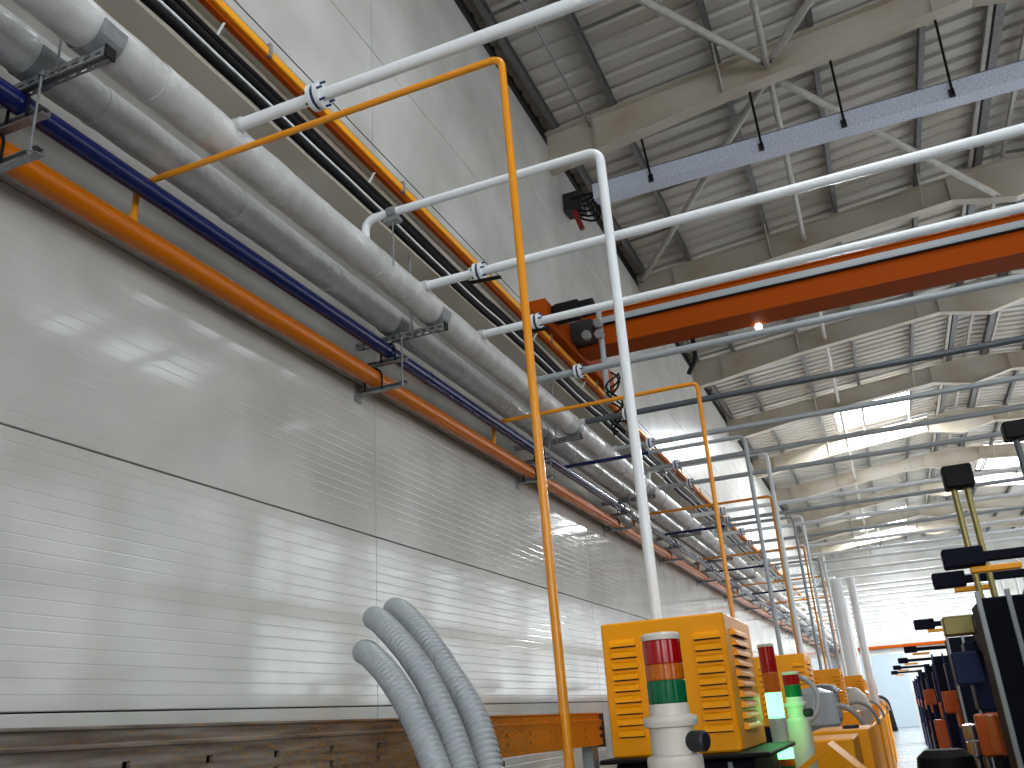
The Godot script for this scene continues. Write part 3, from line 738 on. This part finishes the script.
# ---------------------------------------------------------------- cable tray under the rafter
func build_cable_tray() -> void:
	var z := -10.5
	var t := thing("cable_tray", "long light blue grey perforated cable tray hung from black rods", "cable tray", Vector3(2.4, 6.82, z))
	var b := MB.new()
	b.box(Vector3(-2.62, 6.82, z - 0.11), Vector3(9.0, 6.826, z + 0.11)); part(t, "tray_bottom", b, M.tray)
	for s in [-1, 1]:
		b = MB.new(); b.box(Vector3(-2.62, 6.826, z + s * 0.11 - 0.003), Vector3(9.0, 7.06, z + s * 0.11 + 0.003)); part(t, "tray_side", b, M.tray)
		b = MB.new(); b.box(Vector3(-2.62, 7.056, z + s * 0.11 - 0.012), Vector3(9.0, 7.066, z + s * 0.11 + 0.012)); part(t, "rolled_edge", b, M.purlin)
	for k in 9:
		var x := -1.78 + 1.27 * k + (0.23 if k == 1 else 0.0)
		b = MB.new(); b.sweep([Vector3(x, rafter_bottom(x), -10.08), Vector3(x + 0.01, 6.84, z + 0.125)], 0.016, 8); part(t, "hanger_rod", b, M.rubber)
		b = MB.new(); b.box(Vector3(x - 0.035, 6.82, z + 0.112), Vector3(x + 0.035, 6.93, z + 0.14)); part(t, "hanger_clip", b, M.grip_dark)
	t = thing("junction_box", "dark wall junction with hanging cable tails at the end of the cable tray", "junction box", Vector3(-2.9, 6.6, z))
	b = MB.new(); b.cbox(Vector3(-3.09, 6.78, z - 0.22), Vector3(-2.82, 7.08, z + 0.05), 0.01); part(t, "box", b, M.grip_dark)
	for i in 6:
		var pts := []
		for j in 8:
			var q := j / 7.0
			pts.append(Vector3(-2.62 - 0.34 * q + 0.03 * i * sin(q * PI), 6.95 - 0.1 * i * q * (1.0 - q) * 2.0 - 0.04 * i * q, z + 0.06 - 0.03 * i))
		b = MB.new(); b.sweep(pts, 0.016, 6); part(t, "cable", b, M.rubber)
	b = MB.new(); b.beam(Vector3(-2.95, 6.78, z), Vector3(-2.86, 6.45, z), 0.05, 0.07); part(t, "red_plug", b, M.red)

# ---------------------------------------------------------------- yellow machines along the wall
func louvre_mesh(w: float) -> ArrayMesh:                                 # hood of a pressed louvre: width along x, face towards +z
	var b := MB.new(); var h := 0.0125
	var up := []
	for i in 7:
		var a := PI / 2 * i / 6.0
		up.append(Vector2(0.018 * cos(a), -h + 2 * h * sin(a)))             # (out, up)
	for i in 6:
		var p: Vector2 = up[i]; var q: Vector2 = up[i + 1]
		var e0 := w / 2 - 0.004 * i / 6.0; var e1 := w / 2 - 0.004 * (i + 1) / 6.0
		b.quad(Vector3(-e0, p.y, p.x), Vector3(e0, p.y, p.x), Vector3(e1, q.y, q.x), Vector3(-e1, q.y, q.x))
		b.quad(Vector3(e0, p.y, p.x), Vector3(e0, p.y, 0), Vector3(e1, q.y, 0), Vector3(e1, q.y, q.x))
		b.quad(Vector3(-e0, p.y, 0), Vector3(-e0, p.y, p.x), Vector3(-e1, q.y, q.x), Vector3(-e1, q.y, 0))
	return b.mesh(Vector3.ZERO)

func slot_shade_mesh(w: float) -> ArrayMesh:                                    # solid dark strip under a hood, its colour standing for the shaded opening
	var b := MB.new(); b.box(Vector3(-w / 2 + 0.003, -0.0165, -0.003), Vector3(w / 2 - 0.003, -0.002, 0.0012))
	return b.mesh(Vector3.ZERO)

func cover(lo: Vector3, hi: Vector3, label: String, group := "") -> Node3D:
	var t := thing("louvred_cover", label, "machine cover", Vector3((lo.x + hi.x) / 2, lo.y, (lo.z + hi.z) / 2), group)
	var b := MB.new(); b.cbox(lo, hi, 0.006); part(t, "housing", b, M.cover_yellow)
	var w := hi.x - lo.x; var h := hi.y - lo.y; var d := hi.z - lo.z
	var lm := louvre_mesh(w * 0.215); var sm := slot_shade_mesh(w * 0.215)
	for col in [0.175, 0.855]:
		for i in 9:
			var p := Vector3(lo.x + w * col, hi.y - h * (0.16 + 0.0835 * i), hi.z)
			partm(partm(t, "louvre", lm, M.cover_yellow, p), "slot_shade", sm, M.grip_dark, p)
	var ls := louvre_mesh(d * 0.52); var ss := slot_shade_mesh(d * 0.52)
	for i in 10:
		var p := Vector3(hi.x, hi.y - h * (0.13 + 0.078 * i), lo.z + d * 0.55)
		partm(partm(t, "louvre", ls, M.cover_yellow, p, Basis(Vector3.UP, PI / 2)), "slot_shade", ss, M.grip_dark, p)
	return t

func signal_tower(at: Vector3, s: float, lit: int, label: String, bottom: float, m_base: Material, wide := 1.0, tiers := [["green_lens", 0.0, 0.0405], ["amber_lens", 0.0405, 0.069], ["red_lens", 0.069, 0.1125]]) -> Node3D:   # at = centre of the seam under the green lens
	var t := thing("signal_tower", label, "signal lamp", Vector3(at.x, bottom, at.z))
	var r := 0.0355 * s
	var tops: float = tiers[-1][2] * s
	for i in tiers.size():
		var q: Array = tiers[i]
		var b := MB.new(); b.lathe([Vector2(r * 0.96, q[1] * s), Vector2(r, q[1] * s + 0.002), Vector2(r, q[2] * s - 0.002), Vector2(r * 0.96, q[2] * s)], at, Vector3.UP, 48, 0.025)
		var m: Material = M.lit_green if i == lit else M["lens_" + q[0].get_slice("_", 0)]
		part(t, q[0], b, m)
	var b2 := MB.new(); b2.lathe([Vector2(r * 1.02, tops), Vector2(r * 1.03, tops + 0.009 * s), Vector2(r * 0.9, tops + 0.013 * s), Vector2(0, tops + 0.0145 * s)], at, Vector3.UP, 28); part(t, "cap", b2, M.ivory)
	b2 = MB.new(); b2.lathe([Vector2(r * 1.02, 0), Vector2(r * 1.06, -0.021 * s)], at, Vector3.UP, 28); part(t, "neck", b2, m_base)
	if wide > 0.5:
		b2 = MB.new(); b2.lathe([Vector2(r * 1.06, -0.020 * s), Vector2(r * 1.36, -0.022 * s), Vector2(r * 1.4, -0.030 * s), Vector2(r * 1.36, -0.039 * s), Vector2(r * 1.1, -0.041 * s)], at, Vector3.UP, 28); part(t, "collar", b2, m_base)
		b2 = MB.new(); b2.lathe([Vector2(r * 1.13, -0.040 * s), Vector2(r * 1.15, -0.086 * s), Vector2(r * 1.38, -0.089 * s), Vector2(r * 1.42, -0.096 * s), Vector2(r * 1.42, bottom - at.y)], at, Vector3.UP, 28); part(t, "base", b2, m_base)
		b2 = MB.new(); b2.lathe([Vector2(0, 0.03 * s), Vector2(0.016 * s, 0.03 * s), Vector2(0.018 * s, 0.045 * s), Vector2(0.018 * s, 0.066 * s), Vector2(0.014 * s, 0.07 * s), Vector2(0, 0.07 * s)], at + Vector3(0, -0.066 * s, 0), Vector3(0.94, 0, 0.34).normalized(), 14); part(t, "knob", b2, M.grip_dark)
	else:
		b2 = MB.new(); b2.lathe([Vector2(r * 1.06, -0.021 * s), Vector2(r * 0.95, -0.10 * s), Vector2(r * 0.35, -0.11 * s), Vector2(r * 0.35, bottom - at.y)], at, Vector3.UP, 20); part(t, "base", b2, m_base)
	if lit >= 0:
		var l := OmniLight3D.new(); l.name = "lens_light"; t.add_child(l); l.position = at + Vector3(0, 0.02 * s, 0) - Vector3(at.x, bottom, at.z)
		l.light_color = Color(0.35, 1.0, 0.5); l.light_energy = 0.10; l.light_size = 0.03; l.omni_range = 30.0; l.omni_attenuation = 2.0; l.shadow_enabled = true
	return t

func build_left_machines() -> void:
	# first machine: cover on a black plate over a navy stand
	cover(Vector3(-0.998, -0.141, -3.92), Vector3(-0.535, 0.325, -3.3), "yellow louvred machine cover on a black plate behind the unlit signal lamp")
	var st := thing("machine_stand", "navy machine stand with black top plate under the near yellow cover", "machine", Vector3(-0.75, -1.6, -3.6))
	var b := MB.new(); b.cbox(Vector3(-1.02, -0.158, -3.98), Vector3(-0.43, -0.143, -3.2), 0.004); part(st, "top_plate", b, M.black)
	b = MB.new(); b.cbox(Vector3(-0.98, -1.6, -3.92), Vector3(-0.5, -0.16, -3.27), 0.006); part(st, "body", b, M.navy)
	b = MB.new(); b.box(Vector3(-0.585, -1.5, -3.272), Vector3(-0.57, -0.17, -3.262)); part(st, "edge_strip", b, M.profile)
	var bd := thing("machine_bed", "navy machine bed carrying the near signal lamp", "machine", Vector3(-0.6, -1.6, -2.3))
	b = MB.new(); b.cbox(Vector3(-0.95, -1.6, -3.2), Vector3(-0.25, -0.36, -1.635), 0.01); part(bd, "body", b, M.navy)
	signal_tower(Vector3(-0.398, 0.0147, -1.7), 1.0, -1, "unlit red amber green signal lamp on a thick ivory base", -0.36, M.ivory)
	# second machine
	cover(Vector3(-1.06, -0.16, -8.3), Vector3(-0.655, 0.372, -7.7), "yellow louvred machine cover behind the lit green signal lamp")
	st = thing("machine_stand", "navy machine stand under the second yellow louvred cover", "machine", Vector3(-0.85, -1.6, -8))
	b = MB.new(); b.cbox(Vector3(-1.1, -1.6, -8.35), Vector3(-0.6, -0.16, -7.6), 0.006); part(st, "body", b, M.navy)
	signal_tower(pixel_at(Vector2(777, 718), -4.16), 0.98, 0, "tall signal lamp with lit green lens on a slim grey post", -0.62, M.grey_pipe, 0.3, [["green_lens", 0.0, 0.105], ["amber_lens", 0.105, 0.19], ["red_lens", 0.19, 0.30]])
	signal_tower(pixel_at(Vector2(794, 697), -4.42), 1.05, -1, "signal lamp with unlit lenses on a wide base beside the lit green one", -0.62, M.ivory, 1.0, [["green_lens", 0.0, 0.05], ["red_lens", 0.05, 0.092]])
	signal_tower(pixel_at(Vector2(789, 776), -4.045), 0.95, 2, "added low signal lamp standing in for a green reflection", -0.62, M.grey_pipe, 0.3)  # added lamp, its glow stands for the green reflection under the lit one
	bd = thing("machine_bed", "long yellow topped machine bed between the first two covers", "machine", Vector3(-0.55, -1.6, -5.6))
	b = MB.new(); b.cbox(Vector3(-0.9, -1.6, -7.4), Vector3(-0.3, -0.62, -3.99), 0.01); part(bd, "body", b, M.navy)
	b = MB.new(); b.prism([Vector2(-0.62, -0.36), Vector2(-0.31, -0.16), Vector2(-0.10, -0.36), Vector2(-0.12, -0.37), Vector2(-0.31, -0.185), Vector2(-0.60, -0.375)], Vector3(0, 0, -4.3), Vector3(0, 0, -4.0), Vector3.RIGHT, Vector3.UP); part(bd, "ridged_guard", b, M.cover_yellow)
	b = MB.new(); b.cbox(Vector3(-0.62, -0.62, -5.4), Vector3(-0.25, -0.172, -4.75), 0.006); part(bd, "guard_box", b, M.cover_yellow)
	b = MB.new(); b.cbox(Vector3(-0.55, -0.62, -6.9), Vector3(-0.22, -0.17, -6.0), 0.006); part(bd, "guard_box", b, M.cover_yellow)
	b = MB.new(); b.lathe([Vector2(0.05, 0), Vector2(0.05, 0.02), Vector2(0, 0.02)], Vector3(-0.33, -0.17, -6.3), Vector3.UP, 16); part(bd, "filler_cap", b, M.grip_dark)
	# coiled hose and hopper behind the second lamp
	var pts := []
	for i in 40:
		var a := -1.9 + i * 0.095
		pts.append(Vector3(-0.66 + 0.13 * cos(a), 0.02 + 0.15 * sin(a), -6.6 - 0.006 * i))
	b = MB.new(); b.sweep(pts, 0.019, 10)
	single("machine_hose", "thick grey hose looping up beside the second yellow cover", "hose", b, M.conduit, Vector3(-0.5, -0.2, -6.6))
	b = MB.new(); b.lathe([Vector2(0, 0), Vector2(0.1, 0), Vector2(0.17, 0.12), Vector2(0.16, 0.34), Vector2(0.06, 0.38), Vector2(0, 0.38)], Vector3(-0.62, -0.28, -7.4), Vector3.UP, 20)
	single("air_receiver", "pale grey rounded tank behind the grey looping hose", "tank", b, M.grey_pipe, Vector3(-0.62, -0.28, -7.4))
	# further machines in the row
	var k := 0
	for z in [-12.1, -16.5, -20.9, -25.3, -29.7]:
		cover(Vector3(-1.02, -0.16, z - 0.6), Vector3(-0.64 + 0.1 * (k % 2), 0.37, z), "yellow louvred machine cover further down the machine row", "far yellow covers")
		var m := thing("row_machine", "navy and yellow machine further down the left row", "machine", Vector3(-0.8, -1.6, z), "far left machines")
		b = MB.new(); b.cbox(Vector3(-1.08, -1.6, z - 0.7), Vector3(-0.5, -0.16, z + 0.1), 0.006); part(m, "body", b, M.navy)
		b = MB.new(); b.cbox(Vector3(-0.95, -1.6, z + 0.3), Vector3(-0.42, -0.35, z + 3.2), 0.006); part(m, "bed", b, M.cover_yellow)
		b = MB.new(); b.cbox(Vector3(-0.75, -0.35, z + 0.8), Vector3(-0.45, -0.12, z + 1.6), 0.006); part(m, "guard_box", b, M.cover_yellow)
		if k != 1: b = MB.new(); b.lathe([Vector2(0, 0), Vector2(0.05, 0), Vector2(0.15, 0.18), Vector2(0.15, 0.42), Vector2(0.19, 0.44), Vector2(0.12, 0.5), Vector2(0, 0.52)], Vector3(-0.72, -0.35, z + 2.2), Vector3.UP, 18); part(m, "hopper", b, M.steel)
		var hp := []
		for i in 16: hp.append(Vector3(-0.6 + 0.25 * cos(PI * i / 15), -0.34 + 0.3 * sin(PI * i / 15), z + 2.7 + 0.02 * i))
		b = MB.new(); b.sweep(hp, 0.025, 8); part(m, "hose", b, M.conduit)
		k += 1
	# tall white ducts rising from the row
	for q in [[-0.88, -21.85, 0.13], [-0.55, -21.85, 0.09], [-0.95, -26.25, 0.12]]:
		b = MB.new(); b.sweep([Vector3(q[0], -1.6, q[1]), Vector3(q[0], 2.6, q[1])], q[2], 16)
		single("white_duct", "tall white round duct standing in the far machine row", "duct", b, M.white_pipe, Vector3(q[0], -1.6, q[1]), "tall white ducts")
	# wrapped bundle on the bed of the fourth machine
	b = MB.new(); b.lathe([Vector2(0, 0), Vector2(0.22, 0), Vector2(0.26, 0.2), Vector2(0.2, 0.4), Vector2(0.1, 0.5), Vector2(0, 0.52)], Vector3(-0.66, -0.35, -14.2), Vector3.UP, 12)
	single("wrapped_bundle", "bundle in crumpled pale plastic wrap on the left machine row", "bundle", b, M.ivory, Vector3(-0.66, -0.35, -14.2))

# ---------------------------------------------------------------- foreground beam and conduits
func beam_texture() -> ImageTexture:                                      # orange blends through fine grain to steel grey towards the near end
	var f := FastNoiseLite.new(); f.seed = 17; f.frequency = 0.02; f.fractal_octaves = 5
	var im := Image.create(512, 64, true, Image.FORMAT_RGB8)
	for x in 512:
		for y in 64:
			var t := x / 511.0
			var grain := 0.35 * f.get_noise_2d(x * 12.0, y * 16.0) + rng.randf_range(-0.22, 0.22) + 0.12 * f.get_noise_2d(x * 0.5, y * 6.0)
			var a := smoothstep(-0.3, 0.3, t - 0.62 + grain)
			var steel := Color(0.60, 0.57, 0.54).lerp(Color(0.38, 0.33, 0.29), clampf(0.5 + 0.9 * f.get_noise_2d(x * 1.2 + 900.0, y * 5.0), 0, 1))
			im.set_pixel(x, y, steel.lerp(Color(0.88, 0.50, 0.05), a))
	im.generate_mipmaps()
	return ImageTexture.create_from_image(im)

func build_foreground() -> void:
	var m := mat("orange_steel_beam", Color.WHITE, 0.3, 0.2); m.albedo_texture = beam_texture()
	var za := -0.35; var zb := -3.27
	var t := thing("perforated_beam", "grey steel and orange channel beam with paired square holes before the wall", "beam", Vector3(-1.03, -0.09, (za + zb) / 2))
	var tilt := func(p: Vector3) -> Vector3: return p + Vector3(0, -0.0082 * (-p.z - 1.9), 0)
	var x := -1.02
	var parts := {"top_lip": MB.new(), "face_plate": MB.new(), "back_plate": MB.new()}
	var top: MB = parts.top_lip
	top.prism([Vector2(-0.055, 0.026), Vector2(0.0, 0.026), Vector2(0.0, 0.022), Vector2(-0.006, 0.02), Vector2(-0.006, 0.004), Vector2(0.004, 0.001), Vector2(0.004, -0.003), Vector2(-0.012, -0.003), Vector2(-0.012, 0.018), Vector2(-0.055, 0.018)], Vector3(x, 0, za), Vector3(x, 0, zb), Vector3.RIGHT, Vector3.UP)
	var fp: MB = parts.face_plate
	fp.box(Vector3(x - 0.008, -0.022, zb), Vector3(x, -0.003, za)); fp.box(Vector3(x - 0.008, -0.047, zb), Vector3(x, -0.033, za)); fp.box(Vector3(x - 0.008, -0.082, zb), Vector3(x, -0.058, za))
	var z := za
	while z > zb + 0.06:
		var ze := maxf(z - 0.155, zb)
		for y in [-0.033, -0.058]: fp.box(Vector3(x - 0.008, y, ze), Vector3(x, y + 0.011, z))
		z = ze - 0.016
	parts.back_plate.box(Vector3(x - 0.055, -0.082, zb), Vector3(x - 0.049, 0.018, za)); parts.back_plate.box(Vector3(x - 0.049, -0.082, zb), Vector3(x - 0.008, -0.078, za))
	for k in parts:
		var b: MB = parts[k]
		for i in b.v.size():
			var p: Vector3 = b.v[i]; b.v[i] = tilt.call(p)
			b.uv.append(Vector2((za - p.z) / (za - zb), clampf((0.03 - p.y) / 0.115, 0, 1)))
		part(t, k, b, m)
	var e := MB.new(); e.box(Vector3(x - 0.06, -0.10, zb - 0.02), Vector3(x + 0.004, 0.012, zb)); part(t, "end_bracket", e, M.grip_dark)
	e = MB.new(); e.lathe([Vector2(0, 0), Vector2(0.012, 0), Vector2(0.012, 0.014), Vector2(0, 0.014)], Vector3(x - 0.01, -0.108, -2.36), Vector3.UP, 6); part(t, "loose_nut", e, M.grip_dark)
	for zl in [-0.6, -3.2]:
		e = MB.new(); e.box(Vector3(x - 0.05, -1.6, zl - 0.03), Vector3(x - 0.01, -0.08, zl + 0.03)); part(t, "leg", e, M.galv)
	# three corrugated conduits rising and bending over
	var sets := [
		[[Vector2(444, 800), -1.47], [Vector2(430, 752), -1.50], [Vector2(408, 705), -1.53], [Vector2(388, 674), -1.56], [Vector2(370, 655), -1.62], [Vector2(364, 652), -1.70]],
		[[Vector2(470, 800), -1.52], [Vector2(456, 745), -1.55], [Vector2(433, 691), -1.58], [Vector2(408, 652), -1.61], [Vector2(383, 624), -1.66], [Vector2(374, 618), -1.76]],
		[[Vector2(496, 800), -1.58], [Vector2(477, 722), -1.62], [Vector2(450, 674), -1.66], [Vector2(424, 636), -1.70], [Vector2(403, 613), -1.76], [Vector2(394, 609), -1.86]]]
	for s in sets:
		var cv := Curve3D.new()
		var ps := []
		for q in s: ps.append(pixel_at(q[0], q[1]))
		ps.push_front(ps[0] + Vector3(0.06, -0.5, 0.01)); ps.push_front(Vector3(ps[0].x + 0.03, -1.6, ps[0].z))
		for i in ps.size():
			var na: Vector3 = ps[mini(i + 1, ps.size() - 1)]; var pa: Vector3 = ps[maxi(i - 1, 0)]
			var d: Vector3 = (na - pa).normalized() * minf(maxf(na.distance_to(ps[i]), 0.03), maxf(pa.distance_to(ps[i]), 0.03)) / 3.0
			cv.add_point(ps[i], -d, d)
		cv.bake_interval = 0.004
		var pts := []; var rad := []
		var ln := cv.get_baked_length(); var steps := int(ln / 0.0019)
		for i in steps + 1:
			var o := ln * i / steps
			pts.append(cv.sample_baked(o, true)); rad.append(0.0215 + 0.0045 * pow(absf(sin(PI * o / 0.0115)), 0.7))
		var b := MB.new(); b.sweep(pts, rad, 18)
		var c := thing("corrugated_conduit", ["lowest", "middle", "tallest"][sets.find(s)] + " of three grey corrugated conduits bending before the perforated beam", "conduit", ps[0])
		part(c, "sleeve", b, M.conduit)

func pixel_at(p: Vector2, z: float) -> Vector3:                           # point on the ray of a pixel, at the given depth along the hall
	var b := Basis.from_euler(Vector3(deg_to_rad(21.11286), deg_to_rad(21.30143), deg_to_rad(-4.00542)))
	var d := b * Vector3((p.x - 512) / 876.26, -(p.y - 384) / 876.26, -1.0)
	return d * (z / d.z)

# ---------------------------------------------------------------- dark machines across the aisle
func build_right_machines() -> void:
	var zs := [-4.7, -8.9, -13.1, -17.4, -21.8, -26.2, -30.6, -35.0]
	var presses := []
	var rest := "dark navy press machine in the row across the aisle"
	for i in zs.size():
		var z: float = zs[i]; var x := 0.41 if i == 0 else 0.46
		var t := thing("press_machine", "dark navy press machine with pale corner profiles and twin rods, aisle entrance" if i == 0 else rest, "machine", Vector3(x + 0.6, -1.6, z - 0.8), "" if i == 0 else "far right machines")
		var top := 0.40 if i == 0 else 0.45
		presses.append(t)
		var b := MB.new(); b.cbox(Vector3(x + 0.012, -1.6, z - 0.5), Vector3(x + 1.3, top, z), 0.008); part(t, "cabinet", b, M.navy)
		for xx in [x, x + 0.125, x + 1.28]:
			b = MB.new(); b.cbox(Vector3(xx, -1.6, z - 0.01), Vector3(xx + 0.022, top + 0.03, z + 0.014), 0.003); part(t, "corner_profile", b, M.profile if i < 2 else M.navy_mid)
		b = MB.new(); b.cbox(Vector3(x + 0.02, -1.6, z - 2.3), Vector3(x + 1.3, -0.85, z - 0.5), 0.01); part(t, "bed", b, M.navy_mid)
		b = MB.new(); b.cbox(Vector3(x + 0.06, -1.3, z - 1.9), Vector3(x + 0.5, -0.20, z - 1.55), 0.01); part(t, "platen", b, M.navy)
		b = MB.new(); b.cbox(Vector3(x + 0.03, -0.12, z - 2.2), Vector3(x + 0.45, 0.30, z - 1.9), 0.01); part(t, "head_block", b, M.navy_mid)
		b = MB.new(); b.cbox(Vector3(x + 0.0, -0.32, z - 1.2), Vector3(x + 0.3, -0.12, z - 0.7), 0.01); part(t, "tool_holder", b, M.machine_orange)
		b = MB.new(); b.cbox(Vector3(x + 0.02, -0.95, z - 1.3), Vector3(x + 0.26, -0.55, z - 0.75), 0.01); part(t, "feed_tray", b, M.machine_orange)
		for q in [[0.12, -0.42, -0.9], [0.2, -0.5, -0.8], [0.1, -0.62, -1.0]]:
			b = MB.new(); b.lathe([Vector2(0, 0), Vector2(0.05, 0.0), Vector2(0.06, 0.05), Vector2(0.03, 0.09), Vector2(0, 0.09)], Vector3(x + q[0], q[1], z + q[2]), Vector3.UP, 14); part(t, "cylinder_head", b, M.steel)
		for xx in ([0.18, 0.26] if i < 1 else []):
			b = MB.new(); b.sweep([Vector3(x + xx, top, z - 1.7), Vector3(x + xx, 1.26 if i > 0 else 1.30, z - 1.7)], 0.02, 10); part(t, "guide_rod", b, M.brass_rod)
		if i < 1: b = MB.new(); b.cbox(Vector3(x + 0.13, 1.25, z - 1.76), Vector3(x + 0.31, 1.40, z - 1.62), 0.01); part(t, "rod_head", b, M.black)
		b = MB.new(); b.cbox(Vector3(x + 0.1, 0.2, z - 1.95), Vector3(x + 0.9, 0.45, z - 1.5), 0.01); part(t, "crosshead", b, M.navy)
		b = MB.new(); b.beam(Vector3(x + 0.08, 0.06, z - 0.45), Vector3(x + 0.34, 0.52, z - 0.62), 0.05, 0.03); part(t, "diagonal_link", b, M.profile)
		b = MB.new(); b.cbox(Vector3(x + 0.02, 0.30, z - 0.62), Vector3(x + 0.22, 0.36, z - 0.52), 0.008); part(t, "latch", b, M.cover_yellow)
	var added_press := thing("press_machine", "tall navy press machine added beside the viewer to shade the near cover", "machine", Vector3(1.3, -1.6, -2.0))  # unseen machine added to keep side light off the near yellow cover
	var nb := MB.new(); nb.cbox(Vector3(0.72, -1.6, -2.6), Vector3(1.9, 0.9, -1.2), 0.01); part(added_press, "cabinet", nb, M.navy)
	nb = MB.new(); nb.cbox(Vector3(0.66, -1.6, -3.9), Vector3(1.9, 0.75, -2.75), 0.01); part(added_press, "press_frame", nb, M.navy)
	for xx in [0.7, 1.88]:
		nb = MB.new(); nb.cbox(Vector3(xx, -1.6, -1.21), Vector3(xx + 0.022, 0.93, -1.186), 0.003); part(added_press, "corner_profile", nb, M.profile)
	# arms reaching over the aisle edge, each with a motor box at the tip
	var arms := [[943, 559, -5.2, 0.20, 0.10, 0], [933, 581, -6.6, 0.20, 0.10, 0], [914, 625, -10.4, 0.2, 0.1, 1], [904, 650, -14.8, 0.18, 0.09, 2], [898, 661, -19.0, 0.18, 0.1, 3], [893, 668, -23.4, 0.18, 0.1, 4], [891, 673, -27.8, 0.18, 0.1, 5]]
	for q in arms:
		var p := pixel_at(Vector2(q[0], q[1]), q[2])
		var t: Node3D = presses[q[5]]
		var b := MB.new(); b.cbox(p + Vector3(0, -q[4] / 2, -0.12), p + Vector3(q[3], q[4] / 2, 0.0), 0.008); part(t, "motor_box", b, M.navy)
		b = MB.new(); b.cbox(p + Vector3(q[3] - 0.01, -0.03, -0.09), p + Vector3(q[3] + 0.6, 0.02, -0.03), 0.006); part(t, "arm", b, M.navy)
		b = MB.new(); b.cbox(p + Vector3(q[3] - 0.08, -0.085, -0.08), p + Vector3(q[3] + 0.16, -0.055, -0.02), 0.004); part(t, "cable_guide", b, M.cover_yellow)
		b = MB.new(); b.cbox(Vector3(p.x + q[3] + 0.5, -0.9, p.z - 0.12), p + Vector3(q[3] + 0.62, 0.03, 0.0), 0.006); part(t, "arm_post", b, M.navy)
	# fittings on the flank of the first machines
	for q in [[0, "side_panel", "machine_orange", 998, 735, -6.3, 0.2, 0.24], [1, "side_panel", "machine_orange", 953, 702, -9.8, 0.16, 0.2], [1, "feed_block", "machine_orange", 944, 740, -9.8, 0.1, 0.36], [2, "side_panel", "machine_orange", 930, 697, -14.0, 0.14, 0.2], [0, "clamp_body", "brass_rod", 962, 625, -6.4, 0.22, 0.12], [0, "hose_guard", "navy_mid", 968, 668, -6.4, 0.16, 0.2]]:
		var p := pixel_at(Vector2(q[3], q[4]), q[5]); var b := MB.new()
		b.cbox(p - Vector3(q[6] / 2, q[7] / 2, 0.15), p + Vector3(q[6] / 2, q[7] / 2, 0.0), 0.012); part(presses[q[0]], q[1], b, M[q[2]])
	for q in [[972, 733, -6.7, 0.055], [984, 742, -6.7, 0.045], [976, 750, -6.5, 0.05]]:
		var p := pixel_at(Vector2(q[0], q[1]), q[2]); var b := MB.new()
		b.lathe([Vector2(0, 0.06), Vector2(q[3], 0.05), Vector2(q[3], -0.03), Vector2(q[3] * 0.6, -0.05), Vector2(q[3] * 0.6, -0.4)], p, Vector3.UP, 18); part(presses[0], "valve_cap", b, M.steel)
	# second pair of rods on the first machine
	var rp := pixel_at(Vector2(1014, 432), -5.9); var rt: Node3D = presses[0]
	var rb := MB.new(); rb.cbox(rp + Vector3(-0.06, -0.05, -0.06), rp + Vector3(0.14, 0.06, 0.06), 0.01); part(rt, "rod_head", rb, M.black)
	for sx in [0.0, 0.08]:
		rb = MB.new(); rb.sweep([rp + Vector3(sx, -0.04, 0), Vector3(rp.x + sx, -0.86, rp.z)], 0.018, 10); part(rt, "guide_rod", rb, M.dark_pipe)
	# black stool cushion at the aisle
	var sp := pixel_at(Vector2(949, 776), -3.2)
	rb = MB.new(); rb.lathe([Vector2(0, 0), Vector2(0.075, 0), Vector2(0.085, 0.02), Vector2(0.08, 0.055), Vector2(0.055, 0.075), Vector2(0, 0.078)], sp, Vector3.UP, 20)
	rt = thing("padded_stool", "black padded stool at the foot of the press machines", "stool", Vector3(sp.x, -1.6, sp.z)); part(rt, "cushion", rb, M.rubber)
	rb = MB.new(); rb.lathe([Vector2(0.02, sp.y + 1.6), Vector2(0.02, 0.04), Vector2(0.18, 0.02), Vector2(0.18, 0.0)], Vector3(sp.x, -1.6, sp.z), Vector3.UP, 16); part(rt, "pedestal", rb, M.galv)

# ---------------------------------------------------------------- far end of the hall
func build_far_end() -> void:
	var d := struct("door_1", "pale blue double sliding door under an orange track at the far end", "door", Vector3(-1.2, -1.6, FAR + 0.1))
	for s in [[-3.0, -1.42], [-1.36, 0.6]]:
		var b := MB.new(); b.cbox(Vector3(s[0], -1.6, FAR + 0.02), Vector3(s[1], 2.2, FAR + 0.1), 0.02); part(d, "door_leaf", b, M.door_blue)
	var b := MB.new(); b.box(Vector3(-1.42, -1.6, FAR + 0.02), Vector3(-1.36, 2.2, FAR + 0.14)); part(d, "mullion", b, M.grey_pipe)
	b = MB.new(); b.cbox(Vector3(-3.05, 2.5, FAR + 0.02), Vector3(3.0, 2.66, FAR + 0.25), 0.02); part(d, "track_beam", b, M.crane)
	b = MB.new(); b.sweep(bend([Vector3(-1.5, -0.2, -50.0), Vector3(-1.5, 0.05, -50.0), Vector3(-0.75, -0.1, -50.0), Vector3(-0.6, -1.6, -50.0)], 0.25), 0.16, 12)
	single("bent_hose", "thick black bent hose standing before the pale blue door", "hose", b, M.rubber, Vector3(-0.6, -1.6, -50.0))
